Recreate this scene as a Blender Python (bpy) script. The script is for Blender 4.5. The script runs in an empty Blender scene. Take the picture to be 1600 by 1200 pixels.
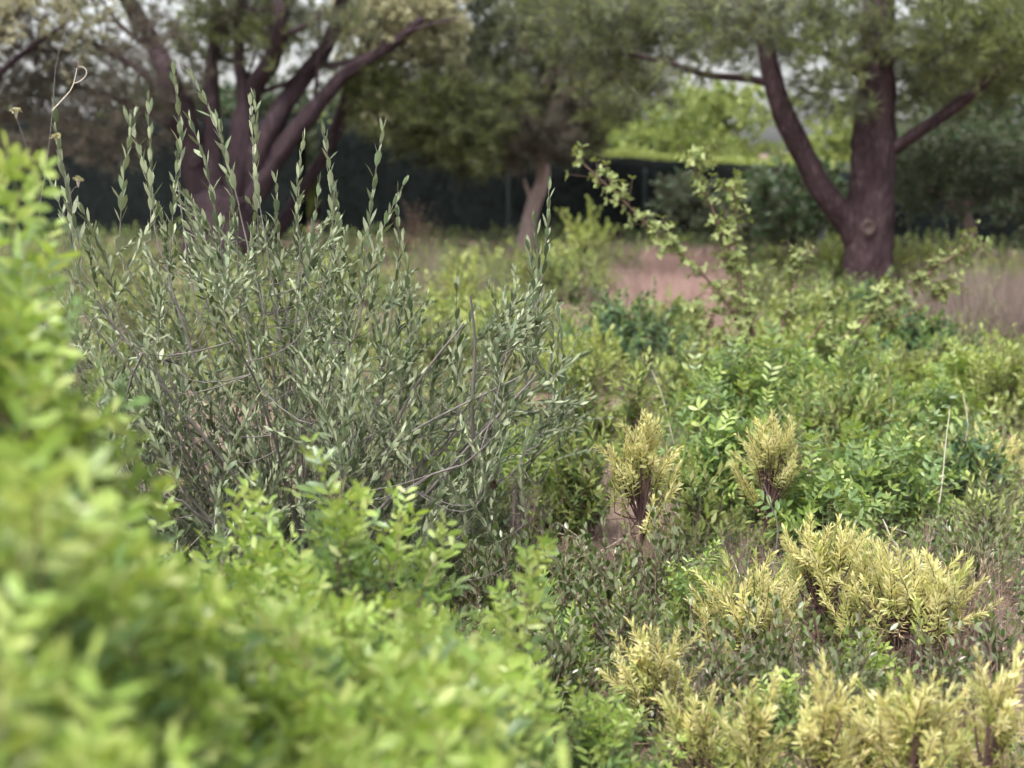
import bpy, math, random
import numpy as np
from mathutils import Matrix, Vector, noise as mnoise

# ------------------------------------------------------------------ camera
sc = bpy.context.scene
C = sc.collection
CAM_H, FPX, HORIZON = 1.3, 2200.0, 235.0
PITCH = math.atan((600 - HORIZON) / FPX)
cam_d = bpy.data.cameras.new('camera')
cam = bpy.data.objects.new('camera', cam_d)
C.objects.link(cam)
cam.location = (0, 0, CAM_H)
cam.rotation_euler = (math.pi / 2 - PITCH, 0, 0)
cam_d.sensor_width = 36.0
cam_d.lens = FPX / 1600 * 36
cam_d.clip_start, cam_d.clip_end = 0.05, 2000
cam_d.dof.use_dof = True
cam_d.dof.focus_distance = 3.75
cam_d.dof.aperture_fstop = 2.7
sc.camera = cam
# ------------------------------------------------------------------ sky, sun, exposure
SUN_EL, SUN_AZ = math.radians(58), math.radians(215)
w = bpy.data.worlds.new('World'); sc.world = w; w.use_nodes = True
nt = w.node_tree
bg = nt.nodes['Background']
sky = nt.nodes.new('ShaderNodeTexSky'); sky.sky_type = 'NISHITA'; sky.sun_disc = False
sky.sun_elevation = SUN_EL; sky.sun_rotation = SUN_AZ
sky.air_density = 1.0; sky.dust_density = 4.0
hs = nt.nodes.new('ShaderNodeHueSaturation'); hs.inputs['Saturation'].default_value = 0.22
nt.links.new(sky.outputs[0], hs.inputs['Color']); nt.links.new(hs.outputs[0], bg.inputs[0])
bg.inputs[1].default_value = 0.15
sun_d = bpy.data.lights.new('sun', 'SUN'); sun = bpy.data.objects.new('sun', sun_d); C.objects.link(sun)
sun_d.energy = 1.5; sun_d.angle = math.radians(14); sun_d.color = (1.0, 0.95, 0.88)
sd = Vector((math.sin(SUN_AZ) * math.cos(SUN_EL), math.cos(SUN_AZ) * math.cos(SUN_EL), math.sin(SUN_EL)))
sun.rotation_euler = sd.to_track_quat('Z', 'Y').to_euler()
sc.view_settings.view_transform = 'Standard'; sc.view_settings.look = 'None'
sc.view_settings.exposure = 1.55; sc.view_settings.gamma = 1.0
sc.cycles.use_denoising = True
sc.cycles.max_bounces = 4; sc.cycles.diffuse_bounces = 3; sc.cycles.glossy_bounces = 1
sc.cycles.transmission_bounces = 2
sc.cycles.use_adaptive_sampling = True; sc.cycles.adaptive_threshold = 0.08

# ------------------------------------------------------------------ helpers
R = np.random.default_rng(11)
FW = np.array([0, math.cos(PITCH), -math.sin(PITCH)]); UP = np.array([0, math.sin(PITCH), math.cos(PITCH)])
def at(px, py, Y):
    d = FW + np.array([1, 0, 0]) * (px - 800) / FPX + UP * (600 - py) / FPX
    return np.array([0, 0, CAM_H]) + d * (Y / d[1])
def gz(x, y):
    return 0.05 * mnoise.noise(Vector((x * .55, y * .55, 3.1))) + 0.02 * mnoise.noise(Vector((x * 2.1, y * 2.1, 7.7)))
def gp(px, Y):
    p = at(px, 600, Y); p[2] = gz(p[0], p[1]); return p
def nrm(v):
    v = np.asarray(v, float); return v / (np.linalg.norm(v, axis=-1, keepdims=True) + 1e-9)

MATS = []
class MB:
    def __init__(s): s.v = []; s.n = 0; s.f = {3: [], 4: []}
    def add(s, V, F, mat):
        V = np.asarray(V, np.float32).reshape(-1, 3); F = np.asarray(F, np.int32)
        s.v.append(V); s.f[F.shape[1]].append((F + s.n, np.full(len(F), mat, np.int32))); s.n += len(V)
    def pack(s):
        if len(s.v) > 1: s.v = [np.concatenate(s.v)]
        for k in (3, 4):
            if len(s.f[k]) > 1: s.f[k] = [(np.concatenate([a for a, b in s.f[k]]), np.concatenate([b for a, b in s.f[k]]))]
        return s
    def merge(s, o, M=None):
        o.pack()
        if not o.v: return
        V = o.v[0]
        if M is not None:
            M = np.asarray(M, np.float32); V = V @ M[:3, :3].T + M[:3, 3]
        n0 = s.n; s.v.append(V); s.n += len(V)
        for k in (3, 4):
            for F, m in o.f[k]: s.f[k].append((F + n0, m))
    def mesh(s, name, off=None, smooth=True):
        s.pack(); me = bpy.data.meshes.new(name)
        V = s.v[0].copy()
        if off is not None: V -= np.asarray(off, np.float32)
        idx, st, mt, c = [], [], [], 0
        for k in (3, 4):
            for F, m in s.f[k]:
                idx.append(F.ravel()); st.append(c + np.arange(len(F)) * k); mt.append(m); c += F.size
        idx = np.concatenate(idx).astype(np.int32); st = np.concatenate(st).astype(np.int32); mt = np.concatenate(mt)
        me.vertices.add(len(V)); me.vertices.foreach_set('co', V.ravel())
        me.loops.add(len(idx)); me.loops.foreach_set('vertex_index', idx)
        me.polygons.add(len(st)); me.polygons.foreach_set('loop_start', st)
        used = np.unique(mt); mp = np.zeros(len(MATS) + 1, np.int32); mp[used] = np.arange(len(used))
        for u in used: me.materials.append(MATS[u])
        me.polygons.foreach_set('material_index', mp[mt].astype(np.int32))
        me.polygons.foreach_set('use_smooth', np.full(len(st), smooth))
        me.update(calc_edges=True)
        return me

def link(name, me, parent=None, M=None):
    o = bpy.data.objects.new(name, me); C.objects.link(o)
    if parent is not None: o.parent = parent
    if M is not None: o.matrix_basis = Matrix(M)
    return o
def tag(o, label, cat, group=None, kind=None):
    if label: o['label'] = label
    if cat: o['category'] = cat
    if group: o['group'] = group
    if kind: o['kind'] = kind
    return o
def thing(name, base, label, cat, group=None):
    o = bpy.data.objects.new(name, None); C.objects.link(o); o.location = base; o.empty_display_size = .1
    return tag(o, label, cat, group)

def bez(a, b, c, n):
    t = np.linspace(0, 1, n)[:, None]; return (1 - t) ** 2 * a + 2 * t * (1 - t) * b + t * t * c
def smooth_path(P, n):
    P = np.asarray(P, float); m = len(P); out = []
    for u in np.linspace(0, m - 1 - 1e-6, n):
        i = int(u); f = u - i
        p0, p1, p2, p3 = P[max(i - 1, 0)], P[i], P[i + 1], P[min(i + 2, m - 1)]
        out.append(.5 * (2 * p1 + (p2 - p0) * f + (2 * p0 - 5 * p1 + 4 * p2 - p3) * f * f + (3 * p1 - p0 - 3 * p2 + p3) * f ** 3))
    return np.array(out)
def tube(mb, P, rad, sides, mat, bark=0.0):
    P = np.asarray(P, float); n = len(P); rad = np.broadcast_to(np.asarray(rad, float), (n,))
    T = nrm(np.gradient(P, axis=0)); ref = np.array([.31, .95, .05]) if abs(T[0][1]) < .9 else np.array([1, 0, 0.])
    A = nrm(np.cross(T, ref)); B = np.cross(T, A)
    a = np.arange(sides) / sides * 2 * math.pi
    ring = np.cos(a)[None, :, None] * A[:, None] + np.sin(a)[None, :, None] * B[:, None]
    r = np.repeat(rad[:, None], sides, 1)
    if bark:
        for i in range(n):
            for j in range(sides):
                q = P[i] + ring[i, j] * rad[i]
                k = Vector((ring[i, j][0] * 5, ring[i, j][1] * 5, q[2] * 2.2 + 9 * rad[0]))
                r[i, j] *= 1 + bark * (mnoise.noise(k * 1.7) * 1.2 - abs(mnoise.noise(k * 3.1)) * 1.2 + .5 * mnoise.noise(k * 0.5))
    V = P[:, None] + ring * r[:, :, None]
    i = np.arange(n - 1)[:, None] * sides; j = np.arange(sides)[None]; j2 = (j + 1) % sides
    F = np.stack([i + j, i + j2, i + sides + j2, i + sides + j], -1).reshape(-1, 4)
    mb.add(V.reshape(-1, 3), F, mat)
    mb.add(np.concatenate([V[-1], (P[-1] + T[-1] * rad[-1] * .6)[None]]), [(q, (q + 1) % sides, sides) for q in range(sides)], mat)

# leaf templates: u along, v across, w lift
LEAF8 = (np.array([(0, 0, 0), (.3, -.40, .12), (.3, 0, 0), (.3, .40, .12), (.66, -.48, .14), (.66, 0, 0), (.66, .48, .14), (1, 0, 0)]),
         [(0, 2, 1), (0, 3, 2), (4, 5, 7), (5, 6, 7)], [(1, 2, 5, 4), (2, 3, 6, 5)])
LEAF4 = (np.array([(0, 0, 0), (.5, -.5, .12), (.55, 0, 0), (.5, .5, .12), (1, 0, 0)]), [(0, 2, 1), (0, 3, 2), (1, 2, 4), (2, 3, 4)], None)
LEAF2 = (np.array([(0, 0, 0), (.5, -.5, 0), (.5, .5, 0), (1, 0, 0)]), [(0, 2, 1), (1, 2, 3)], None)
NEED = (np.array([(0, -.5, 0), (0, .5, 0), (1, 0, 0)]), [(0, 1, 2)], None)
BLADE = (np.array([(0, -.5, 0), (0, .5, 0), (.5, -.4, 0), (.5, .4, 0), (1, 0, 0)]), [(2, 3, 4)], [(0, 1, 3, 2)])
def leaves(mb, P, T, N, L, W, curl, mat, tm):
    P = np.atleast_2d(P); n = len(P); T = nrm(np.broadcast_to(T, (n, 3))); N = np.broadcast_to(N, (n, 3))
    S = nrm(np.cross(T, N)); N = np.cross(S, T)
    L = np.broadcast_to(L, (n,))[:, None, None]; W = np.broadcast_to(W, (n,))[:, None, None]; c = np.broadcast_to(curl, (n,))[:, None, None]
    u, v, ww = (tm[0][None, :, k, None] for k in range(3))
    V = P[:, None] + T[:, None] * u * L + S[:, None] * v * W + N[:, None] * (ww * W + c * u * u * L)
    k = tm[0].shape[0]; off = (np.arange(n) * k)[:, None, None]
    V = V.reshape(-1, 3); base = mb.n
    F3 = (np.array(tm[1])[None] + off).reshape(-1, 3)
    mb.add(V, F3, mat)
    if tm[2]:
        F4 = (np.array(tm[2])[None] + off).reshape(-1, 4) + base
        mb.f[4].append((F4.astype(np.int32), np.full(len(F4), mat, np.int32)))
def frame(P, T, N, s=1.0, roll=0.0):
    T = nrm(T); S = nrm(np.cross(T, N)); N = np.cross(S, T); M = np.eye(4)
    M[:3, 0], M[:3, 1], M[:3, 2], M[:3, 3] = S * s, N * s, T * s, P
    return M
def zframe(P, D, s, rng):
    a = rng.uniform(0, 6.283); r = np.array([math.cos(a), math.sin(a), .1])
    if abs(np.dot(nrm(D), nrm(r))) > .95: r = np.array([.1, .2, 1])
    return frame(P, D, r, s)

# ------------------------------------------------------------------ materials
def mat_base(name):
    m = bpy.data.materials.new(name); m.use_nodes = True; nt = m.node_tree; nt.nodes.clear()
    out = nt.nodes.new('ShaderNodeOutputMaterial'); MATS.append(m); return nt, out, len(MATS) - 1
def ramp(nt, cols, fac):
    r = nt.nodes.new('ShaderNodeValToRGB'); e = r.color_ramp.elements
    while len(e) < len(cols): e.new(.5)
    for i, c in enumerate(cols): e[i].position = i / max(1, len(cols) - 1); e[i].color = (*c, 1)
    nt.links.new(fac, r.inputs[0]); return r.outputs[0]
def leaf_mat(name, cols, back=None, trans=.35, rough=.45, spec=.4, tint=(1.15, 1.1, .6)):
    nt, out, i = mat_base(name); L = nt.links
    g = nt.nodes.new('ShaderNodeNewGeometry'); oi = nt.nodes.new('ShaderNodeObjectInfo')
    c = ramp(nt, cols, g.outputs['Random Per Island'])
    mr = nt.nodes.new('ShaderNodeMapRange'); mr.inputs[3].default_value = .82; mr.inputs[4].default_value = 1.18
    L.new(oi.outputs['Random'], mr.inputs[0])
    h = nt.nodes.new('ShaderNodeHueSaturation'); L.new(c, h.inputs['Color']); L.new(mr.outputs[0], h.inputs['Value'])
    c = h.outputs[0]; front = c
    if back:
        mx = nt.nodes.new('ShaderNodeMix'); mx.data_type = 'RGBA'; mx.inputs[7].default_value = (*back, 1)
        L.new(c, mx.inputs[6]); L.new(g.outputs['Backfacing'], mx.inputs[0]); front = mx.outputs[2]
    p = nt.nodes.new('ShaderNodeBsdfPrincipled'); L.new(front, p.inputs['Base Color'])
    p.inputs['Roughness'].default_value = rough; p.inputs['Specular IOR Level'].default_value = spec
    t = nt.nodes.new('ShaderNodeBsdfTranslucent'); mt = nt.nodes.new('ShaderNodeMix'); mt.data_type = 'RGBA'; mt.blend_type = 'MULTIPLY'
    mt.inputs[0].default_value = 1; L.new(c, mt.inputs[6]); mt.inputs[7].default_value = (*tint, 1); L.new(mt.outputs[2], t.inputs[0])
    ms = nt.nodes.new('ShaderNodeMixShader'); ms.inputs[0].default_value = trans
    L.new(p.outputs[0], ms.inputs[1]); L.new(t.outputs[0], ms.inputs[2]); L.new(ms.outputs[0], out.inputs[0])
    return i
def bark_mat(name, cols, scale=8.0, zs=.3, bump=.6, rough=.9):
    nt, out, i = mat_base(name); L = nt.links
    tc = nt.nodes.new('ShaderNodeTexCoord'); mp = nt.nodes.new('ShaderNodeMapping'); mp.inputs['Scale'].default_value = (1, 1, zs)
    L.new(tc.outputs['Object'], mp.inputs[0])
    n = nt.nodes.new('ShaderNodeTexNoise'); n.inputs['Scale'].default_value = scale; n.inputs['Detail'].default_value = 6
    v = nt.nodes.new('ShaderNodeTexVoronoi'); v.inputs['Scale'].default_value = scale * 2.2; v.feature = 'DISTANCE_TO_EDGE'
    L.new(mp.outputs[0], n.inputs[0])
    ad = nt.nodes.new('ShaderNodeVectorMath'); ad.operation = 'MULTIPLY_ADD'; ad.inputs[1].default_value = (.25, .25, .25)
    L.new(n.outputs[1], ad.inputs[0]); L.new(mp.outputs[0], ad.inputs[2]); L.new(ad.outputs[0], v.inputs[0])
    mm = nt.nodes.new('ShaderNodeMath'); mm.operation = 'MULTIPLY_ADD'; mm.inputs[1].default_value = .9; L.new(v.outputs[0], mm.inputs[0])
    m2 = nt.nodes.new('ShaderNodeMath'); m2.operation = 'MULTIPLY'; m2.inputs[1].default_value = .8; L.new(n.outputs[0], m2.inputs[0]); L.new(m2.outputs[0], mm.inputs[2])
    p = nt.nodes.new('ShaderNodeBsdfPrincipled'); p.inputs['Roughness'].default_value = rough; p.inputs['Specular IOR Level'].default_value = .2
    L.new(ramp(nt, cols, mm.outputs[0]), p.inputs['Base Color'])
    b = nt.nodes.new('ShaderNodeBump'); b.inputs['Strength'].default_value = bump; b.inputs['Distance'].default_value = .02
    L.new(mm.outputs[0], b.inputs['Height']); L.new(b.outputs[0], p.inputs['Normal']); L.new(p.outputs[0], out.inputs[0])
    return i

M_YOUNG = leaf_mat('young_mastic_leaf', [(.22, .34, .07), (.30, .40, .10), (.39, .45, .17)], trans=.45, rough=.38, spec=.6)
M_MAST = leaf_mat('mastic_leaf', [(.11, .19, .07), (.155, .245, .085), (.24, .32, .10)], trans=.38, rough=.33, spec=.6)
M_OLIVE = leaf_mat('olive_leaf', [(.072, .105, .052), (.10, .14, .07), (.16, .195, .105)], back=(.26, .295, .18), trans=.15, rough=.45, spec=.45)
M_OLTWIG = bark_mat('olive_twig_bark', [(.06, .052, .048), (.14, .125, .115), (.27, .25, .235)], 40, .3, .3)
M_TWIG = bark_mat('brown_twig_bark', [(.07, .045, .04), (.17, .11, .09), (.26, .18, .15)], 40, .3, .3)
M_PURPLE = bark_mat('purple_stem_bark', [(.035, .02, .022), (.09, .05, .05), (.15, .09, .085)], 50, .3, .3)
M_YEL = leaf_mat('yellow_narrow_leaf', [(.45, .47, .17), (.55, .54, .24), (.66, .63, .38), (.56, .48, .18)], trans=.4, rough=.5, tint=(1.1, 1.05, .7))
M_YELG = leaf_mat('yellow_green_narrow_leaf', [(.28, .34, .10), (.41, .44, .15), (.52, .52, .23)], trans=.4, rough=.5)
M_DRYL = leaf_mat('dry_brown_leaf', [(.20, .13, .08), (.36, .26, .15), (.45, .37, .23)], trans=.2, rough=.7, tint=(1, .9, .7))
M_GLOSS = leaf_mat('glossy_dark_leaf', [(.045, .085, .025), (.075, .125, .035), (.15, .19, .05)], back=(.15, .18, .09), trans=.2, rough=.28, spec=.6)
M_GREEN = leaf_mat('mid_green_leaf', [(.08, .135, .04), (.135, .20, .06), (.23, .29, .10)], trans=.35)
M_GREY = leaf_mat('grey_green_leaf', [(.10, .13, .055), (.17, .205, .085), (.27, .30, .135)], trans=.3)
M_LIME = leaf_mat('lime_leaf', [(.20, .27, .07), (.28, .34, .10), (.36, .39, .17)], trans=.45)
M_DKGR = leaf_mat('dark_green_leaf', [(.03, .07, .03), (.055, .11, .045), (.09, .15, .06)], trans=.25)
M_GREYF = leaf_mat('dull_grey_leaf', [(.055, .07, .045), (.095, .11, .07), (.15, .165, .11)], trans=.3)
M_PEAR = leaf_mat('pear_leaf', [(.14, .19, .06), (.22, .27, .09), (.31, .34, .15)], trans=.4)
M_PINE = leaf_mat('pine_needle', [(.05, .06, .042), (.08, .092, .066), (.13, .14, .10)], trans=.3)
M_PINE2 = leaf_mat('light_pine_needle', [(.13, .18, .06), (.20, .24, .085), (.28, .31, .12)], trans=.4)
M_BROWN = leaf_mat('dull_brown_needle', [(.10, .078, .066), (.17, .13, .11), (.21, .18, .13)], trans=.3, tint=(1, .95, .8))
M_CREAM = leaf_mat('pale_cream_leaf', [(.28, .29, .16), (.42, .41, .26), (.52, .49, .34)], trans=.4, tint=(1, 1, .8))
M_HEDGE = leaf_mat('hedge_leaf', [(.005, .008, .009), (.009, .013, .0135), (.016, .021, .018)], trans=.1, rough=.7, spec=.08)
M_GRASS = leaf_mat('dry_grass_blade', [(.27, .165, .145), (.42, .28, .25), (.50, .37, .33)], trans=.3, rough=.7, tint=(1, .9, .8))
M_GRASSB = leaf_mat('brown_grass_blade', [(.095, .07, .062), (.165, .125, .108), (.25, .20, .17)], trans=.3, rough=.7, tint=(1, .9, .8))
M_GRASSG = leaf_mat('green_grass_blade', [(.10, .14, .04), (.20, .22, .08), (.33, .30, .15)], trans=.3, rough=.6)
M_PINEBARK = bark_mat('pine_bark', [(.007, .004, .0055), (.026, .0145, .017), (.056, .035, .039), (.10, .07, .075)], 7, .35, 1.0)
M_PALEBARK = bark_mat('pale_pine_bark', [(.16, .11, .10), (.36, .27, .25), (.46, .37, .345)], 9, .4, .8)
M_DARKBARK = bark_mat('dark_limb_bark', [(.014, .009, .012), (.042, .027, .032), (.085, .06, .068)], 7, .3, .9)
M_SCAR = bark_mat('branch_scar_wood', [(.03, .019, .018), (.072, .05, .046), (.115, .086, .078)], 14, 1, .4)
M_STALK = bark_mat('pale_stalk', [(.36, .31, .24), (.50, .45, .36), (.58, .54, .46)], 60, .2, .2)
M_POST = bark_mat('grey_post_paint', [(.10, .12, .12), (.18, .20, .20), (.22, .24, .24)], 30, .2, .1, .6)
M_POSTD = bark_mat('dark_post_paint', [(.01, .015, .015), (.02, .028, .028), (.026, .034, .032)], 30, .2, .1, .6)
M_LILAC = leaf_mat('lilac_grey_grass_blade', [(.26, .19, .19), (.36, .28, .28), (.45, .37, .37)], trans=.3, rough=.7, tint=(1, .95, .95))
M_HEAD = leaf_mat('dry_seed_head', [(.05, .03, .02), (.10, .06, .045)], trans=.1, rough=.8)
M_UMBEL = leaf_mat('yellow_umbel', [(.30, .29, .14), (.42, .40, .24)], trans=.3)
M_WHITE = leaf_mat('pale_petal', [(.62, .62, .58), (.75, .74, .70)], trans=.3, tint=(1, 1, 1))

# ground
nt, out, M_GROUND = mat_base('dry_ground'); L = nt.links
tc = nt.nodes.new('ShaderNodeTexCoord')
n1 = nt.nodes.new('ShaderNodeTexNoise'); n1.inputs['Scale'].default_value = 1.3; n1.inputs['Detail'].default_value = 8
n2 = nt.nodes.new('ShaderNodeTexNoise'); n2.inputs['Scale'].default_value = 45; n2.inputs['Detail'].default_value = 6
for n in (n1, n2): L.new(tc.outputs['Object'], n.inputs[0])
ca = ramp(nt, [(.08, .058, .045), (.16, .112, .092), (.24, .175, .15)], n1.outputs[0])
cb = ramp(nt, [(.04, .03, .022), (.18, .13, .105), (.38, .31, .265)], n2.outputs[0])
mx = nt.nodes.new('ShaderNodeMix'); mx.data_type = 'RGBA'; mx.inputs[0].default_value = .5; L.new(ca, mx.inputs[6]); L.new(cb, mx.inputs[7])
p = nt.nodes.new('ShaderNodeBsdfPrincipled'); p.inputs['Roughness'].default_value = .95; p.inputs['Specular IOR Level'].default_value = .1
L.new(mx.outputs[2], p.inputs['Base Color'])
b = nt.nodes.new('ShaderNodeBump'); b.inputs['Strength'].default_value = .8; b.inputs['Distance'].default_value = .02
L.new(n2.outputs[0], b.inputs['Height']); L.new(b.outputs[0], p.inputs['Normal']); L.new(p.outputs[0], out.inputs[0])

# ------------------------------------------------------------------ ground
ys = np.concatenate([np.linspace(-6, 24, 140), np.geomspace(24.6, 900, 40)])
xs = np.concatenate([-np.geomspace(12.5, 700, 25)[::-1], np.linspace(-12, 12, 110), np.geomspace(12.5, 700, 25)])
V = np.array([(x, y, gz(x, y) if abs(x) < 40 and y < 60 else 0) for y in ys for x in xs])
nx, ny = len(xs), len(ys)
i, j = np.meshgrid(np.arange(ny - 1), np.arange(nx - 1), indexing='ij'); a = (i * nx + j).ravel()
g = MB(); g.add(V, np.stack([a, a + 1, a + nx + 1, a + nx], -1), M_GROUND)
o = link('ground', g.mesh('ground')); o['kind'] = 'structure'

# ------------------------------------------------------------------ shoot variants
LEAFS, LEAFMESH = {}, {}
def leaf_mesh(key):
    if key not in LEAFMESH: LEAFMESH[key] = LEAFS[key].mesh('leaf')
    return LEAFMESH[key]
class Var:
    def __init__(s, stem, items, length):
        s.stem, s.items, s.length = stem, items, length
        s.joined = MB(); s.joined.merge(stem)
        for k, M in items: s.joined.merge(LEAFS[k], M)
        s.joined.pack(); s._m = s._s = None
    def mesh(s):
        if s._m is None: s._m = s.joined.mesh('shoot')
        return s._m
    def stem_mesh(s):
        if s._s is None: s._s = s.stem.mesh('shoot_stem')
        return s._s

def simple_leaf_keys(prefix, mat, ratio, tm, curls, n=4):
    ks = []
    for i in range(n):
        m = MB(); leaves(m, [(0, 0, 0)], [(0, 0, 1)], [(0, 1, 0)], 1.0, ratio * R.uniform(.85, 1.15), R.uniform(*curls), mat, tm)
        LEAFS[f'{prefix}{i}'] = m; ks.append(f'{prefix}{i}')
    return ks
def pinnate_keys(prefix, mat, n=4):
    ks = []
    for i in range(n):                                    # unit rachis of length 1, leaflets .5 long
        m = MB(); tube(m, [(0, 0, 0), (0, .03, .5), (0, 0, 1.0)], [.018, .014, .01], 4, mat)
        npair = int(R.integers(2, 4))
        for q in range(npair):
            z = .22 + .75 * q / (npair - 1)
            for s in (-1, 1):
                t = np.array([s * R.uniform(.75, .95), R.uniform(-.15, .25), R.uniform(.45, .75)])
                leaves(m, [(0, 0, z)], [t], [(0, 1, .2)], R.uniform(.5, .72), R.uniform(.18, .25), R.uniform(-.2, .15), mat, LEAF8)
        if R.random() < .6: leaves(m, [(0, 0, 1)], [(R.uniform(-.2, .2), .1, 1)], [(0, 1, 0)], .62, .22, -.1, mat, LEAF8)
        LEAFS[f'{prefix}{i}'] = m; ks.append(f'{prefix}{i}')
    return ks
def curved_stem(length, bend, n=7):
    a = R.uniform(0, 6.28); t = np.linspace(0, 1, n)
    b2 = R.uniform(-.4, .4) * bend
    return np.stack([math.cos(a) * bend * length * t ** 2 + b2 * length * np.sin(t * 6) * .15, math.sin(a) * bend * length * t ** 2, length * t], -1)
def interp(P, t):
    u = t * (len(P) - 1); i = min(int(u), len(P) - 2); f = u - i
    return P[i] * (1 - f) + P[i + 1] * f, nrm(P[i + 1] - P[i])
def make_shoot(length, nodes, per, phyll, ang0, ang1, size0, size1, keys, stemmat, r0=.0022, bend=.15, keys2=None, young=.55, t0=.12, light=False, jit=.12):
    P = curved_stem(length, bend, 4 if light else 7); st = MB(); tube(st, P, np.linspace(r0, r0 * .45, len(P)), 3 if light else 5, stemmat)
    items = []; az = R.uniform(0, 6.28)
    for k in range(nodes):
        t = t0 + (1 - t0) * k / (nodes - 1); p, tg = interp(P, min(t, .999))
        if k == nodes - 1 and per > 1: pass
        az += phyll + R.normal(0, .25)
        ref = np.array([1, 0, 0]); A = nrm(np.cross(tg, ref)); B = np.cross(tg, A)
        for q in range(per):
            a2 = az + q * 2 * math.pi / per + R.normal(0, .15)
            rad = math.cos(a2) * A + math.sin(a2) * B
            an = (ang0 + (ang1 - ang0) * t) + R.normal(0, jit)
            T = tg * math.cos(an) + rad * math.sin(an)
            N = tg * math.sin(an) - rad * math.cos(an)
            sz = (size0 + (size1 - size0) * t) * R.uniform(.8, 1.2)
            ks = keys2 if (keys2 and t > young + R.normal(0, .12)) else keys
            items.append((ks[int(R.integers(len(ks)))], frame(p, T, N, sz)))
    return Var(st, items, length)

K_OL = simple_leaf_keys('olive', M_OLIVE, .31, LEAF8, (-.05, .22), 6)
K_PM = pinnate_keys('pinm', M_MAST); K_PY = pinnate_keys('piny', M_YOUNG)
K_Y = simple_leaf_keys('yel', M_YEL, .18, LEAF8, (-.25, .4), 5); K_YG = simple_leaf_keys('yelg', M_YELG, .19, LEAF8, (-.1, .28), 4)
K_D = simple_leaf_keys('dry', M_DRYL, .16, LEAF4, (-.4, .3), 4)
K_GL = simple_leaf_keys('gloss', M_GLOSS, .42, LEAF8, (-.2, .1), 5)
K_GR = simple_leaf_keys('green', M_GREEN, .38, LEAF4, (-.25, .1), 4); K_GY = simple_leaf_keys('grey', M_GREY, .36, LEAF4, (-.25, .1), 4)
K_LI = simple_leaf_keys('lime', M_LIME, .38, LEAF4, (-.25, .1), 4); K_DK = simple_leaf_keys('dark', M_DKGR, .45, LEAF4, (-.25, .1), 4)
K_PE = simple_leaf_keys('pear', M_PEAR, .45, LEAF4, (-.3, .1), 4)
D90, GA = math.pi / 2, 2.39996
V_OL = [make_shoot(R.uniform(.19, .27), int(R.integers(10, 14)), 2, D90, .65, .22, .041, .033, K_OL, M_OLTWIG, .0012, .25, jit=.3) for _ in range(12)]
def compound(v, pool, n):
    st = MB(); st.merge(v.stem); it = list(v.items)
    for k in range(n):
        q = pool[int(R.integers(len(pool)))]; a = R.uniform(0, 6.28); an = R.uniform(.35, .85); z = R.uniform(.02, .4) * v.length
        M = zframe(np.array([0, 0, z]), np.array([math.cos(a) * math.sin(an), math.sin(a) * math.sin(an), math.cos(an)]), R.uniform(.6, .85), R)
        st.merge(q.stem, M); it += [(kk, M @ LM) for kk, LM in q.items]
    return Var(st.pack(), it, v.length)
V_OLC = [compound(v, V_OL, 2) for v in V_OL]
V_OLS = [make_shoot(R.uniform(.25, .36), int(R.integers(9, 12)), 2, D90, .5, .2, .054, .042, K_OL, M_OLTWIG, .0017, .16, jit=.2) for _ in range(10)]
V_MA = [make_shoot(R.uniform(.16, .24), int(R.integers(9, 12)), 1, GA, 1.25, .35, .068, .05, K_PM, M_TWIG, .0022, .2, K_PY, .5) for _ in range(10)]
V_MAM = [make_shoot(R.uniform(.14, .2), int(R.integers(9, 11)), 1, GA, 1.3, .6, .062, .05, K_PM, M_TWIG, .0022, .25, K_PY, .9) for _ in range(6)]
V_YE = [make_shoot(R.uniform(.11, .16), int(R.integers(50, 70)), 1, GA, 1.25, .5, .033, .023, K_YG, M_PURPLE, .0016, .2, K_Y, .15, t0=.05, jit=.22) for _ in range(10)]
V_YG = [make_shoot(R.uniform(.09, .17), int(R.integers(30, 60)), 1, GA, 1.3, .5, .034, .022, K_YG, M_PURPLE, .0016, .3, K_YG, .15, t0=.05, jit=.28) for _ in range(10)]
V_YD = [make_shoot(R.uniform(.08, .12), 26, 1, GA, 1.6, .9, .026, .026, K_D, M_PURPLE, .0018, .2, K_YG, .6, t0=.05) for _ in range(5)]
V_GL = [make_shoot(R.uniform(.14, .24), int(R.integers(12, 18)), 1, GA, 1.0, .5, .03, .022, K_GL, M_TWIG, .002, .15) for _ in range(7)]
V_GR = [make_shoot(R.uniform(.12, .2), 18, 1, GA, 1.1, .5, .042, .032, K_GR, M_TWIG, .002, .2, K_LI, .75) for _ in range(6)]
V_GY = [make_shoot(R.uniform(.12, .2), 20, 1, GA, 1.1, .5, .036, .028, K_GY, M_TWIG, .002, .2, K_LI, .85) for _ in range(6)]
V_LI = [make_shoot(R.uniform(.12, .2), 18, 1, GA, 1.1, .5, .042, .036, K_GR, M_TWIG, .002, .2, K_LI, .3) for _ in range(6)]
V_DK = [make_shoot(R.uniform(.12, .2), 18, 1, GA, 1.2, .6, .045, .035, K_DK, M_TWIG, .002, .2, K_GR, .85) for _ in range(6)]
V_DRY = [make_shoot(R.uniform(.14, .25), 6, 1, GA, 1.0, .5, .02, .02, K_D, M_TWIG, .0018, .35) for _ in range(6)]

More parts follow.
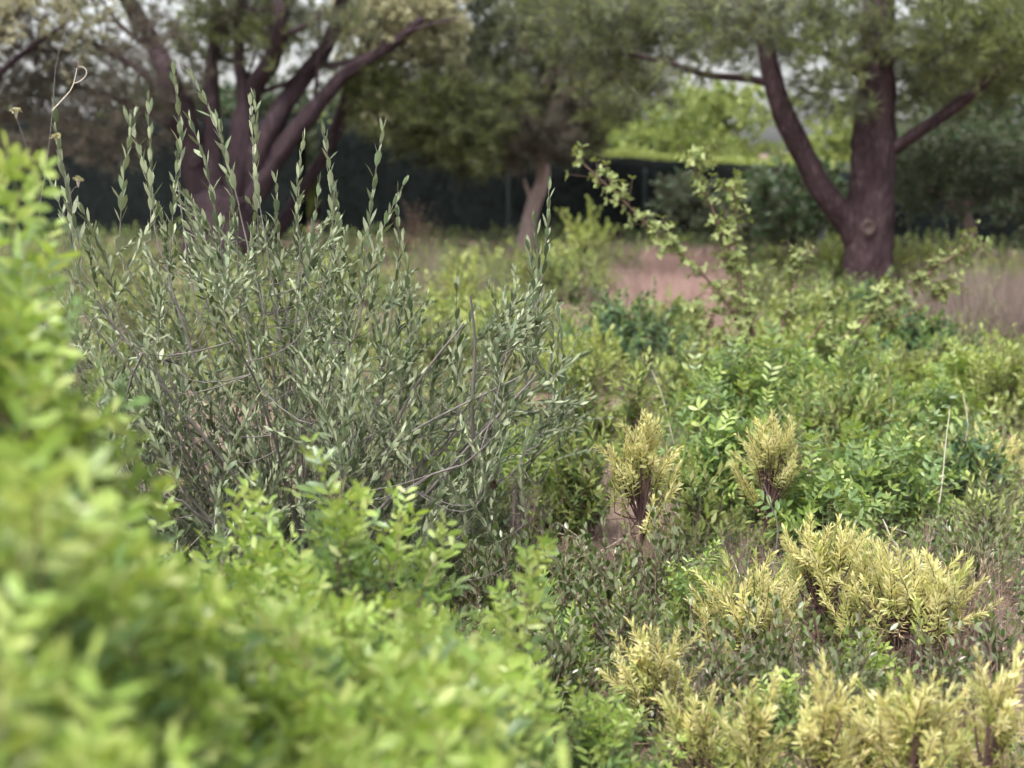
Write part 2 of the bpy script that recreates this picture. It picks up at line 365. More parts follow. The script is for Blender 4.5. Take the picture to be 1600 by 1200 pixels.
# ------------------------------------------------------------------ shrub builder
def shrub(name, label, cat, hub, pos, dirs, variants, nmain=9, bark=M_TWIG, r0=.012, twig=.0022, split=0, baked=False, group=None, scale=(.85, 1.2), order=None):
    hub = np.asarray(hub, float); th = thing(name, hub, label, cat, group)
    n = len(pos); sc_ = R.uniform(*scale, n); vi = R.integers(len(variants), size=n)
    dirs = nrm(dirs); base = np.array([pos[i] - dirs[i] * variants[vi[i]].length * sc_[i] for i in range(n)])
    base[:, 2] = np.maximum(base[:, 2], hub[2] + .01)
    ends = [int(np.argmax(np.linalg.norm(base - hub, axis=1)))]
    dist = np.linalg.norm(base - base[ends[0]], axis=1)
    while len(ends) < min(nmain, n):
        k = int(np.argmax(dist)); ends.append(k); dist = np.minimum(dist, np.linalg.norm(base - base[k], axis=1))
    mains, brs = [], []
    for e in ends:
        d = np.linalg.norm(base[e] - hub)
        c = hub * .55 + base[e] * .45 + np.array([R.normal(0, .06) * d, R.normal(0, .06) * d, R.uniform(-.05, .16) * d])
        s = hub + np.array([R.normal(0, r0 * 1.5), R.normal(0, r0 * 1.5), -.02])
        P = bez(s, c, base[e], 10); P[1:-1] += R.normal(0, .012 * d, (8, 3)); P = smooth_path(P, 18)
        mb = MB(); tube(mb, P, np.linspace(r0, .002, 18), 6, bark); mains.append(P); brs.append(mb)
    A = np.concatenate([m[4:] for m in mains]); ow = np.repeat(np.arange(len(mains)), 14)
    for i in range(n):
        if i in ends: continue
        dd = np.linalg.norm(A - base[i], axis=1) + 1.5 * np.maximum(0, A[:, 2] - base[i][2])
        k = int(np.argmin(dd)); d = np.linalg.norm(A[k] - base[i])
        c = base[i] - dirs[i] * d * .45
        tube(brs[ow[k]], bez(A[k], c, base[i], 6), np.linspace(twig, .0013, 6), 4, bark)
    for mb in brs: link('branch', mb.mesh('branch', hub), th)
    off = np.eye(4); off[:3, 3] = -hub
    if baked:
        mb = MB()
        for i in range(n): mb.merge(variants[vi[i]].joined, zframe(base[i], dirs[i], sc_[i], R))
        f = link('foliage', mb.mesh('foliage', hub), th); f['kind'] = 'stuff'
        return th
    idx = order(pos) if order is not None else np.argsort(pos[:, 1])
    left = split
    for i in idx:
        v = variants[vi[i]]; M = off @ zframe(base[i], dirs[i], sc_[i], R)
        if left >= len(v.items):
            s = link('shoot', v.stem_mesh(), th, M); left -= len(v.items)
            for k, LM in v.items: link('leaf', leaf_mesh(k), s, LM)
        else:
            s = link('shoot', v.mesh(), th, M); s['kind'] = 'stuff'
    return th
def dome(cx, cy, rx, ry, h, n, zmin=.1, up=.7, inner=.55):
    u = R.normal(size=(n, 3)); u[:, 2] = np.abs(u[:, 2]); u = nrm(u)
    rr = R.uniform(inner, 1, n)[:, None] * (1 + np.abs(R.normal(0, .16, (n, 1))) - .08)
    z0 = gz(cx, cy); P = np.stack([cx + u[:, 0] * rx * rr[:, 0], cy + u[:, 1] * ry * rr[:, 0], z0 + zmin * h + u[:, 2] * h * (1 - zmin) * rr[:, 0]], -1)
    D = nrm(u + np.array([0, 0, up]) + R.normal(0, .3, (n, 3))); return P, D
def bush(px, Y, wpx, toppy, n, variants, name, label, cat='shrub', depth=None, group=None, baked=False, bark=M_TWIG, scale=(.85, 1.25), nmain=8, up=.7, inner=.5, zmin=.1, split=0):
    n = int(n * (1.9 if baked else 1.25)); wpx *= 1.2
    tall = 1.75 if baked and Y < 9 else (1.25 if baked and Y < 11 else 1.0); scale = (scale[0] * (1.15 if baked else 1), scale[1] * (1.3 if baked else 1))
    b = gp(px, Y); rx = wpx / 2 / FPX * Y; h = max(.12, at(px, toppy, Y)[2] - b[2]) * tall
    P, D = dome(b[0], b[1], rx, depth or rx * .8, h, n, zmin, up, inner)
    return shrub(name, label, cat, b, P, D, variants, nmain, bark, r0=.008, baked=baked, group=group, scale=scale, split=split)

# ------------------------------------------------------------------ trees
def tuft_var(mats, n, ln, wd, twig=.14, tm=NEED, spread=(.35, 1.3)):
    m = MB(); P = curved_stem(twig, .2, 4); tube(m, P, [.004, .0035, .003, .002], 3, M_DARKBARK)
    for k in range(n):
        p, t = interp(P, R.uniform(.1, .999)); a = R.uniform(0, 6.28); an = R.uniform(*spread)
        T = np.array([math.cos(a) * math.sin(an), math.sin(a) * math.sin(an), math.cos(an)])
        leaves(m, [p], [T], [R.normal(size=3)], ln * R.uniform(.7, 1.2), wd * R.uniform(.8, 1.2), R.uniform(-.1, .1), mats[int(R.integers(len(mats)))], tm)
    return m.pack()
T_PINE = [tuft_var([M_PINE, M_PINE, M_PINE2], 34, .10, .005) for _ in range(6)]
T_PINEL = [tuft_var([M_PINE2, M_PINE2, M_PINE], 34, .10, .006) for _ in range(5)]
T_BROWN = [tuft_var([M_BROWN, M_BROWN, M_PINE], 34, .10, .006) for _ in range(5)]
T_CREAM = [tuft_var([M_CREAM], 22, .07, .02, .2, LEAF2) for _ in range(5)]
T_LEAFG = [tuft_var([M_GREEN, M_LIME], 20, .09, .045, .22, LEAF2) for _ in range(5)]
T_LEAFL = [tuft_var([M_LIME, M_LIME, M_GREEN], 20, .09, .045, .22, LEAF2) for _ in range(5)]
T_LEAFD = [tuft_var([M_DKGR, M_GREYF], 22, .08, .035, .2, LEAF2) for _ in range(5)]
T_LEAFGY = [tuft_var([M_GREYF, M_GREYF, M_GREYF, M_DKGR], 22, .06, .02, .2, LEAF2) for _ in range(5)]
def clumps(mb, specs, lift=.25, sc=(.8, 1.35)):
    """specs: (centre, radius, number of tufts, tuft variants)"""
    for c, r, n, tv in specs:
        u = nrm(R.normal(size=(n, 3))) * (R.uniform(.15, 1, (n, 1)) ** .6); u[:, 2] *= .6
        for k in range(n):
            p = np.asarray(c) + u[k] * r; d = nrm(u[k] + np.array([0, 0, lift]) + R.normal(0, .35, 3))
            mb.merge(tv[int(R.integers(len(tv)))], zframe(p, d, R.uniform(*sc), R))
def limb(th, base, pts, r0, r1, mat, sides=14, n=30, bark=.10, name='branch'):
    mb = MB(); P = smooth_path(pts, n); tube(mb, P, np.linspace(r0, r1, n), sides, mat, bark)
    return link(name, mb.mesh(name, base), th), P

# --- big forked pine on the right
PY = 13.3
pb = gp(1357, PY)
pine = thing('pine_tree', pb, 'big forked pine with dark purplish bark and a round branch scar low on its trunk', 'tree')
trunk_pts = [gp(1356, PY) - [0, 0, .1], at(1357, 450, PY), at(1358, 370, PY), at(1362, 290, PY), at(1366, 200, PY), at(1368, 100, PY), at(1372, 0, PY), at(1380, -180, PY), at(1372, -420, PY), at(1385, -620, PY)]
mb = MB(); P = smooth_path(trunk_pts, 90)
tube(mb, P, np.concatenate([np.linspace(.27, .236, 14), np.linspace(.236, .205, 22), np.linspace(.205, .06, 54)]), 40, M_PINEBARK, .15)
link('trunk', mb.mesh('trunk', pb), pine)
_, F1 = limb(pine, pb, [at(1352, 400, PY), at(1325, 345, PY - .05), at(1290, 305, PY - .1), at(1252, 235, PY - .15), at(1222, 170, PY - .2), at(1203, 105, PY - .2), at(1190, 30, PY - .1), at(1165, -80, PY), at(1150, -250, PY)], .14, .06, M_PINEBARK, 22, 50)
_, F2 = limb(pine, pb, [at(1385, 240, PY), at(1412, 222, PY - .1), at(1460, 190, PY - .3), at(1520, 145, PY - .4), at(1570, 100, PY - .5), at(1640, 40, PY - .5)], .075, .04, M_PINEBARK, 12, 30)
_, F3 = limb(pine, pb, [at(1206, 130, PY - .2), at(1160, 122, PY - .3), at(1105, 117, PY - .4), at(1050, 100, PY - .4), at(985, 85, PY - .5)], .04, .02, M_PINEBARK, 10, 24)
_, F4 = limb(pine, pb, [at(1350, 120, PY), at(1310, 95, PY + .2), at(1270, 75, PY + .3), at(1230, 60, PY + .4)], .04, .02, M_PINEBARK, 10, 20)
for a in range(9):                                                  # scaffold branches in the crown above the frame
    z0 = R.uniform(2.9, 5.2); an = a * 2.4; ln = R.uniform(1.6, 3.2)
    s = np.array([pb[0] + .1, pb[1], z0]); d = np.array([math.cos(an), math.sin(an), 0])
    limb(pine, pb, [s, s + d * ln * .4 + [0, 0, .15], s + d * ln * .75 + [0, 0, .1], s + d * ln + [0, 0, .35]], .07, .02, M_PINEBARK, 8, 14)
sm = MB()                                                           # healed branch scar: ring and sunk face
a = np.arange(20) / 20 * 2 * math.pi; rings = []
for rr, dy in ((.070, .02), (.058, -.018), (.044, -.014), (.036, -.002), (.0, -.002)):
    rings.append(np.stack([np.cos(a) * rr * (1 + .06 * np.sin(3 * a)), np.full(20, dy), np.sin(a) * rr * 1.12], -1))
V = np.concatenate(rings); F = [(r * 20 + k, r * 20 + (k + 1) % 20, (r + 1) * 20 + (k + 1) % 20, (r + 1) * 20 + k) for r in range(4) for k in range(20)]
sm.add(V, F, M_SCAR); sp = at(1357, 356, PY - .235)
o = link('branch_scar', sm.mesh('branch_scar'), pine, Matrix.Translation(Vector(sp - pb))); o['label'] = 'round pale healed branch scar'
specs = []
for px, py, r, n in [(900, 20, .6, 60), (935, 75, .55, 60), (990, 110, .35, 26), (1010, 40, .6, 60), (1085, 55, .5, 55), (1105, 100, .2, 12), (1150, 20, .5, 50), (1165, 75, .35, 26),
                     (1225, 20, .45, 40), (1285, 95, .28, 22), (1300, 20, .35, 26), (1280, 140, .25, 14), (1310, 165, .25, 10), (1335, 130, .25, 14), (1385, 165, .3, 14), (1365, 100, .3, 14), (1425, 110, .35, 30),
                     (1430, 40, .6, 70), (1480, 110, .45, 50), (1500, 45, .6, 70), (1555, 60, .6, 70), (1600, 20, .6, 70), (1610, 105, .5, 50), (1530, 125, .4, 40), (1660, 80, .7, 60), (1460, 160, .3, 22), (1060, 20, .6, 60), (1200, 60, .35, 30), (1250, 60, .35, 26), (1330, 60, .3, 20), (960, 150, .35, 26), (1015, 150, .25, 12)]:
    specs.append((at(px, py, PY + (R.uniform(.4, 1.3) if px > 1330 and py > 90 else R.uniform(-1.0, .9))), r * 1.0, int(n * 2.4), T_PINEL if (px > 1470 and py < 100 and R.random() < .6) or R.random() < .12 else T_PINE))
for k in range(70):
    an = R.uniform(0, 6.28); rr = math.sqrt(R.uniform(.02, 1)) * 3.3; z = R.uniform(3.1, 6.2) - .25 * rr
    specs.append((np.array([pb[0] + math.cos(an) * rr, pb[1] + math.sin(an) * rr, z]), .65, 30, T_PINE))
mb = MB(); clumps(mb, specs, sc=(.9, 1.6)); link('crown', mb.mesh('crown', pb), pine)

# --- small leaning pine in the middle
QY = 18.0; qb = gp(820, QY)
sp_ = thing('pine_tree', qb, 'small pine with pale leaning trunk and low bushy crown before the hedge', 'tree')
_, SP = limb(sp_, qb, [qb - [0, 0, .1], at(822, 372, QY), at(832, 325, QY), at(847, 285, QY), at(848, 250, QY), at(838, 200, QY), at(820, 130, QY), at(815, 30, QY), at(800, -60, QY)], .115, .05, M_PALEBARK, 20, 50, .12, 'trunk')
limb(sp_, qb, [at(833, 322, QY), at(828, 306, QY), at(822, 290, QY + .05), at(819, 280, QY)], .04, .02, M_PALEBARK, 8, 14)
for (x, y) in [(620, 150), (690, 90), (940, 130), (900, 30), (720, 210), (980, 60)]:
    limb(sp_, qb, [at(840, 195, QY + .15), at(.5 * (842 + x), .5 * (190 + y), QY + R.uniform(-.4, .4)), at(x, y, QY + R.uniform(0, .6))], .045, .015, M_TWIG, 8, 14)
specs = []
for px, py, r, n, tv in [(585, 140, .35, 36, T_PINEL), (640, 165, .45, 50, T_PINEL), (620, 195, .35, 36, T_PINE), (690, 170, .5, 60, T_PINEL), (700, 215, .45, 50, T_PINE), (740, 110, .6, 70, T_PINE), (690, 80, .5, 50, T_PINE),
                         (720, 20, .6, 60, T_PINE), (660, 20, .4, 30, T_PINE), (780, 180, .5, 60, T_PINE), (780, 225, .4, 40, T_PINE), (800, 60, .6, 70, T_PINE), (845, 130, .6, 70, T_BROWN), (860, 195, .5, 50, T_BROWN),
                         (880, 60, .6, 60, T_PINEL), (900, 140, .5, 50, T_BROWN), (930, 90, .5, 50, T_PINE), (930, 180, .4, 36, T_BROWN), (975, 130, .4, 36, T_BROWN), (960, 30, .6, 56, T_PINE), (870, 0, .6, 60, T_PINEL), (810, -40, .7, 60, T_PINE), (740, -50, .6, 50, T_PINE), (900, -70, .7, 60, T_PINE), (650, 215, .35, 34, T_PINEL), (720, 235, .35, 34, T_PINE), (760, 250, .25, 22, T_PINE), (810, 235, .3, 24, T_BROWN), (890, 225, .3, 24, T_BROWN), (600, 170, .3, 34, T_PINEL), (835, 215, .35, 40, T_BROWN), (860, 235, .25, 22, T_BROWN), (840, 175, .4, 40, T_PINE)]:
    specs.append((at(px, py, QY + R.uniform(-.8, .8)), r * 1.05, int(n * 3.0), tv))
for px, py, r_ in [(585, 150, .3), (600, 185, .3), (640, 175, .35), (660, 205, .3), (690, 180, .35), (710, 215, .3), (745, 200, .3), (740, 235, .25), (575, 125, .2), (780, 150, .35), (700, 140, .35)]:
    specs.append((at(px, py, QY - R.uniform(1.2, 1.8)), r_, 60, T_PINEL))
mb = MB(); clumps(mb, specs, sc=(1.0, 1.8)); link('crown', mb.mesh('crown', qb), sp_)

# --- many-stemmed tree on the left
LY = 16.0; lb = gp(345, LY)
lt = thing('multi_stem_tree', lb, 'large tree with dark limbs fanning out from one low trunk', 'tree')
limb(lt, lb, [lb - [0, 0, .15], at(345, 390, LY), at(343, 350, LY), at(345, 310, LY)], .50, .34, M_DARKBARK, 26, 26, .12, 'trunk')
for pts, r0, r1 in [([(325, 350), (300, 235), (268, 130), (235, 60), (190, -20), (150, -120)], .22, .10), ([(338, 350), (332, 230), (330, 120), (338, 20), (330, -80)], .15, .08),
                    ([(355, 350), (372, 240), (390, 150), (428, 85), (440, 0), (450, -90)], .19, .10), ([(365, 350), (412, 225), (450, 155), (508, 75), (535, 0), (570, -90)], .19, .09),
                    ([(375, 345), (440, 235), (488, 175), (540, 115), (605, 75), (660, 30)], .17, .07), ([(350, 350), (382, 235), (380, 150), (372, 60), (385, -60)], .15, .07),
                    ([(310, 260), (270, 200), (210, 165), (140, 140), (60, 120)], .08, .04), ([(285, 190), (230, 120), (170, 80), (100, 50)], .07, .03)]:
    _, P = limb(lt, lb, [at(x, y, LY + (i - 1) * R.uniform(-.18, .18)) for i, (x, y) in enumerate(pts)], r0 * .8, r1 * .6, M_DARKBARK, 14, 36, .22)
    for q in range(4):
        p, tg = interp(P, R.uniform(.4, .95)); d = nrm(tg + R.normal(0, .6, 3)); ln = R.uniform(.5, 1.1)
        limb(lt, lb, [p, p + d * ln * .5 + R.normal(0, .06, 3), p + d * ln + [0, 0, .1]], r1 * .4, .012, M_DARKBARK, 7, 12, .1)
specs = []
for px, py, r, n, tv in [(40, 110, .5, 50, T_BROWN), (100, 150, .5, 56, T_BROWN), (30, 190, .45, 44, T_BROWN), (150, 200, .45, 46, T_BROWN), (210, 160, .4, 40, T_BROWN), (90, 225, .35, 30, T_BROWN), (190, 105, .4, 34, T_BROWN), (120, 90, .45, 40, T_PINE),
                         (240, 215, .3, 24, T_BROWN), (60, 60, .4, 34, T_BROWN), (330, 40, .4, 44, T_PINEL), (390, 30, .45, 50, T_BROWN), (420, 60, .35, 34, T_PINEL), (300, 70, .25, 18, T_PINEL), (360, -10, .5, 50, T_PINE), (470, 10, .4, 30, T_PINE), (500, 40, .25, 16, T_PINE), (260, 10, .3, 16, T_PINE), (150, 10, .4, 20, T_PINE), (20, 20, .4, 24, T_BROWN), (540, 40, .3, 20, T_PINE), (290, 130, .25, 20, T_BROWN), (230, 60, .4, 36, T_BROWN), (270, 170, .25, 18, T_BROWN), (330, 80, .35, 36, T_PINE), (380, 75, .3, 30, T_BROWN), (450, 50, .35, 34, T_PINE), (60, 240, .3, 26, T_BROWN), (180, 240, .3, 26, T_BROWN), (0, 150, .5, 50, T_BROWN), (500, 110, .25, 16, T_PINE), (420, 20, .4, 40, T_BROWN)]:
    specs.append((at(px, py, LY + R.uniform(-.9, .9)), r, int(n * 2.3), tv))
for k in range(45):
    an = R.uniform(0, 6.28); rr = math.sqrt(R.uniform(.02, 1)) * 2.8
    specs.append((np.array([lb[0] - .2 + math.cos(an) * rr, lb[1] + math.sin(an) * rr, R.uniform(3.3, 5.6) - .2 * rr]), .6, 30, T_PINE if k % 2 else T_BROWN))
mb = MB(); clumps(mb, specs); link('crown', mb.mesh('crown', lb), lt)

def leafy_tree(px, Y, name, label, specs_px, tv, trunk_r=.1, group=None, bark=M_DARKBARK, trunk=None, zx=1.5):
    b = gp(px, Y); th = thing(name, b, label, 'tree', group)
    cs = [at(x, y, Y + R.uniform(-.5, .5) * zx) for x, y, r, n in specs_px]
    topc = np.mean(cs, axis=0)
    tp = [at(x, y, Y) for x, y in trunk] if trunk else [b * .6 + topc * .4 + [.08, 0, 0], topc]
    limb(th, b, [b - [0, 0, .1]] + tp, trunk_r, trunk_r * .45, bark, 10, 20, .1, 'trunk')
    for c in cs[:6]:
        s = b * .45 + topc * .55
        limb(th, b, [s, .5 * (s + c) + [0, 0, .08], c], trunk_r * .4, trunk_r * .15, bark, 6, 8, 0)
    mb = MB(); clumps(mb, [(c, r, n, tv) for c, (x, y, r, n) in zip(cs, specs_px)]); link('crown', mb.mesh('crown', b), th)
    return th
def scatter(x0, x1, y0, y1, k, r, n):
    return [(R.uniform(x0, x1), R.uniform(y0, y1), r * R.uniform(.7, 1.3), n) for _ in range(k)]
leafy_tree(330, 25, 'dark_tree', 'dark evergreen tree filling the gaps between the fanning limbs', scatter(210, 520, 140, 260, 30, .6, 55), T_LEAFD, .12)
leafy_tree(400, 16.8, 'flowering_tree', 'pale cream leaved tree behind the small pine', scatter(545, 680, -40, 110, 20, .3, 50) + [(590, 160, .2, 20), (555, 60, .3, 40), (700, 100, .2, 20)], T_CREAM)
leafy_tree(-140, 15.2, 'flowering_tree', 'pale grey leaved tree at the top left corner', scatter(-120, 110, -60, 60, 12, .5, 34), T_CREAM)
G = 'garden trees beyond the hedge'
leafy_tree(920, 27, 'garden_tree', 'green leafy garden tree just right of the small leaning pine trunk', scatter(870, 970, 190, 260, 10, .5, 40) + [(1000, 215, .4, 30)], T_LEAFG, group=G)
leafy_tree(1040, 28, 'garden_tree', 'mid green garden tree above the middle of the hedge', scatter(985, 1100, 160, 270, 12, .5, 44), T_LEAFG, group=G)
leafy_tree(1140, 29, 'garden_tree', 'yellowish green garden tree left of the pine fork', scatter(1090, 1200, 150, 275, 12, .5, 44), T_LEAFL, group=G)
leafy_tree(1275, 26, 'garden_tree', 'bright lime garden tree framed between the forked pine stems', scatter(1235, 1330, 195, 290, 11, .45, 44), T_LEAFL, group=G)
leafy_tree(492, 27, 'garden_tree', 'lime green bush seen through the gap in the hedge', scatter(465, 520, 205, 360, 9, .35, 36), T_LEAFL, group=G)
leafy_tree(1530, 24, 'dark_tree', 'dark bluish tree behind the right branch of the big pine', scatter(1440, 1680, 110, 260, 22, .6, 60), T_LEAFD, .12)
leafy_tree(1500, 15.5, 'small_tree', 'small grey green tree with thin pale trunk right of the big pine', scatter(1415, 1590, 215, 300, 16, .35, 44) + [(1440, 330, .2, 16), (1560, 310, .25, 20)], T_LEAFGY, .07, bark=M_PALEBARK, trunk=[(1518, 372), (1508, 330), (1498, 280), (1502, 235)])
leafy_tree(1620, 14.5, 'small_tree', 'grey green bushy tree cut off by the right edge', scatter(1555, 1720, 230, 370, 16, .3, 40), T_LEAFGY, .06)
leafy_tree(1160, 17.2, 'grey_bush_tree', 'dull grey green bush growing against the hedge left of the pine', scatter(1060, 1245, 300, 375, 16, .28, 34), T_LEAFGY, .04)
leafy_tree(1215, 16.4, 'grey_bush_tree', 'dark grey bush at the hedge behind the pine fork', scatter(1175, 1300, 290, 360, 10, .25, 30), T_LEAFD, .04)
# far line of trees that closes the view
far = MB(); specs = []
for k in range(46):
    x = -26 + k * 1.25 + R.normal(0, .4); y = R.uniform(38, 50); h = R.uniform(1.6, 3.0) if x > 2 else R.uniform(2.0, 3.6)
    for q in range(4): specs.append((np.array([x + R.normal(0, .6), y + R.normal(0, .6), h * (q + .6) / 4]), 1.0, 12, T_LEAFG if k % 3 else T_LEAFD))
clumps(far, specs, sc=(1.4, 2.4))
o = link('far_woods', far.mesh('far_woods')); tag(o, 'far off band of trees closing the view behind the garden', 'woods', kind='stuff')

# ------------------------------------------------------------------ hedges
def hedge(A, B, zA, zB, thick, label, nf, ntop, topmat):
    A, B = np.array([*A, 0.]), np.array([*B, 0.]); mid = .5 * (A + B); d = nrm(B - A); nrm_ = np.array([d[1], -d[0], 0]);  ln = np.linalg.norm(B - A)
    th = thing('clipped_hedge', mid, label, 'hedge', 'clipped hedges at the back')
    n, m = int(ln / .15) + 2, 14; V = []
    prof = [(-.5, 0), (-.5, .25), (-.5, .5), (-.5, .75), (-.49, .93), (-.45, 1), (-.2, 1.0), (.2, 1.0), (.45, 1), (.49, .93), (.5, .75), (.5, .5), (.5, .25), (.5, 0)]
    for i in range(n):
        t = i / (n - 1); zt = zA + (zB - zA) * t
        for (o_, z) in prof:
            p = A + (B - A) * t - nrm_ * o_ * thick * -1 + np.array([0, 0, z * zt])
            k = mnoise.noise(Vector(p * 2.3)) * .05 + mnoise.noise(Vector(p * 7)) * .03
            V.append(p + nrm_ * (-k if o_ > 0 else k) + np.array([0, 0, k * .4 if z > .9 else 0]))
    F = [(i * m + j, i * m + j + 1, (i + 1) * m + j + 1, (i + 1) * m + j) for i in range(n - 1) for j in range(m - 1)]
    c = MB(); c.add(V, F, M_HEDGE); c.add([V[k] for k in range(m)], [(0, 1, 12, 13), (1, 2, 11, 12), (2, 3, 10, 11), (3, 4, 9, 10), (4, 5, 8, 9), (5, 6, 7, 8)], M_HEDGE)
    link('core', c.mesh('core', mid), th)
    f = MB(); t = R.uniform(0, 1, nf); z = R.uniform(.02, 1, nf)
    P = A + (B - A) * t[:, None] + nrm_ * (thick * .5 + R.uniform(-.02, .03, nf))[:, None]; P[:, 2] = z * (zA + (zB - zA) * t)
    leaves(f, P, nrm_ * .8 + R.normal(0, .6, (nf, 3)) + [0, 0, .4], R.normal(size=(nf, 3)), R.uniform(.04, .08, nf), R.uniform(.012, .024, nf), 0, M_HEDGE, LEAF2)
    q = link('foliage', f.mesh('foliage', mid), th); q['kind'] = 'stuff'
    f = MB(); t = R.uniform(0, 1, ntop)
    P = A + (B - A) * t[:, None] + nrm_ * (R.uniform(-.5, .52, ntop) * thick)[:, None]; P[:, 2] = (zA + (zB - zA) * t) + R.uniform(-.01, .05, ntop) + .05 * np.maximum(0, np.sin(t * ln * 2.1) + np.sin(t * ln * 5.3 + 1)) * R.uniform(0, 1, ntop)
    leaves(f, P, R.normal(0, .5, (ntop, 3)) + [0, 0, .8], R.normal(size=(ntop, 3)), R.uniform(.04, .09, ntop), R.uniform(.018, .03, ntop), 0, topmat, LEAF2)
    q = link('top_leaves', f.mesh('top_leaves', mid), th); q['kind'] = 'stuff'; q['label'] = 'leaves along the clipped top'  # top leaves; a lighter topmat paints in the sky light on the top
def hx(px, Y): return (px - 800) / FPX * Y * 1.0, Y
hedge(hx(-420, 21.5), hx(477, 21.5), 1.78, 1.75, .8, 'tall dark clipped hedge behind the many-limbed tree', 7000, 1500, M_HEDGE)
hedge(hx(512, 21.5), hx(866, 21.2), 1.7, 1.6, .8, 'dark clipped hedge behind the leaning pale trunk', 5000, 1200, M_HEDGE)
hedge(hx(868, 21.0), hx(1300, 19.6), 1.24, 1.04, .8, 'low dark clipped hedge with its sky-lit top coloured light green beside the garden', 5000, 4500, M_LIME)  # lime leaves carry the sky light on the top in their colour
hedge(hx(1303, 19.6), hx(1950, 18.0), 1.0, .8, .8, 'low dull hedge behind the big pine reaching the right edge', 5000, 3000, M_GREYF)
def post(px, Y, z1, label, r=.03, mat=None):
    mat = M_POSTD if mat is None else mat
    b = gp(px, Y); th = thing('fence_post', b, label, 'post', 'fence posts in front of the hedge')
    m = MB(); tube(m, [b + [0, 0, z] for z in np.linspace(-.1, z1, 8)], r, 10, mat); link('shaft', m.mesh('shaft', b), th)
    m = MB(); tube(m, [b + [0, 0, z1 - .02], b + [0, 0, z1 + .015], b + [0, 0, z1 + .03]], [r * 1.25, r * 1.25, r * .6], 10, mat); link('cap', m.mesh('cap', b), th)
post(1275, 17.0, .72, 'grey metal fence post beside the forked pine', .042, M_POST)
post(795, 20.4, 1.05, 'thin dark fence post beside the leaning pale trunk')
post(1003, 20.0, 1.0, 'thin dark fence post at the middle of the low hedge')

# ------------------------------------------------------------------ ground cover (uncountable)
def in_clear(x, y):
    px = 800 + x / y * FPX
    return (9.8 < y < 17 and 960 < px < 1135) or (5.6 < y < 6.6 and 870 < px < 940)
def simple2(prefix, mat, ratio): return simple_leaf_keys(prefix, mat, ratio, LEAF2, (0, 0), 3)
U = []
for q, (ma, mb_, ra) in enumerate([(M_GREEN, M_LIME, .38), (M_GREY, M_GREY, .36), (M_GREY, M_LIME, .34), (M_LIME, M_LIME, .36), (M_DKGR, M_GREEN, .42), (M_GRASSB, M_GREY, .15), (M_GLOSS, M_GREEN, .4)]):
    ka, kb = simple2(f'u{q}a', ma, ra), simple2(f'u{q}b', mb_, ra)
    U.append([make_shoot(R.uniform(.13, .2), 16, 1, GA, 1.15, .5, .038, .028, ka, M_TWIG, .0016, .25, kb, .6, light=True) for _ in range(4)])
mb = MB()
for y0, y1, cnt, s0, s1, thr, kinds in [(2.6, 5, 3600, .5, 1.0, -.33, (0, 1, 4, 6, 0, 4, 6)), (5, 9, 5200, .7, 1.3, -.3, (0, 1, 2, 4, 1, 5, 6)), (9, 16, 7000, .85, 1.6, -.22, (0, 1, 4, 5, 4, 5, 1)), (15.5, 20.3, 3000, 1.0, 1.7, -.4, (4, 1, 4, 5, 4, 5, 1))]:
    k = 0
    while k < cnt:
        k += 1; y = R.uniform(y0, y1); x = R.uniform(-.44, .44) * y
        if in_clear(x, y): continue
        if mnoise.noise(Vector((x * 1.1, y * .8, 1.0))) < thr: continue
        f = mnoise.noise(Vector((x * .8, y * .55, 5.0))) * 3.2 + R.normal(0, .5) + 3
        vs = U[kinds[int(f) % 7]]
        d = nrm(np.array([R.normal(0, .5), R.normal(0, .5), 1])); hh = 0
        mb.merge(vs[int(R.integers(len(vs)))].joined, zframe(np.array([x, y, gz(x, y) - .01 + hh * R.uniform(0, 1)]), d, R.uniform(s0, s1), R))
o = link('undergrowth', mb.mesh('undergrowth')); tag(o, 'low mixed green ground cover between the shrubs', 'undergrowth', kind='stuff')
def tuft(n, ln, mat, spread=.5, wd=.0022, curl=(-.5, .1)):
    m = MB(); a = R.uniform(0, 6.28, n); s = np.abs(R.normal(0, spread, n))
    T = np.stack([np.cos(a) * s, np.sin(a) * s, np.ones(n)], -1); r = R.uniform(0, .02, n)
    P = np.stack([np.cos(a) * r, np.sin(a) * r, np.zeros(n)], -1)
    leaves(m, P, T, np.stack([np.cos(a), np.sin(a), -s], -1) + R.normal(0, .3, (n, 3)), ln * R.uniform(.5, 1.2, n), wd, -R.uniform(*curl, n), mat, BLADE); return m.pack()
def scatter_grass(name, label, cond, count, tv, srange, cat='grass'):
    mb = MB()
    for _ in range(count):
        x, y = cond(); mb.merge(tv[int(R.integers(len(tv)))], zframe(np.array([x, y, gz(x, y) - .005]), np.array([R.normal(0, .12), R.normal(0, .12), 1]), R.uniform(*srange), R))
    o = link(name, mb.mesh(name)); tag(o, label, cat, kind='stuff')
G_P = [tuft(20, .28, M_GRASS) for _ in range(5)]; G_B = [tuft(22, .45, M_GRASSB, .35) for _ in range(5)]; G_G = [tuft(16, .2, M_GRASSG) for _ in range(4)]
def c_clear():
    y = R.uniform(9.5, 17); return (R.uniform(950, 1145) - 800) / FPX * y, y
def c_all():
    y = 3.0 + 15 * R.uniform(0, 1); return R.uniform(-.45, .45) * y, y
def c_front():
    y = R.uniform(2.5, 4.4); return (R.uniform(960, 1650) - 800) / FPX * y, y
def c_mid():
    y = R.uniform(4.4, 11); return (R.uniform(500, 1650) - 800) / FPX * y, y
def c_olive():
    y = R.uniform(4.3, 5.6); return (R.uniform(160, 640) - 800) / FPX * y, y
def c_right():
    y = R.uniform(8.6, 11.5); return (R.uniform(1430, 1680) - 800) / FPX * y, y
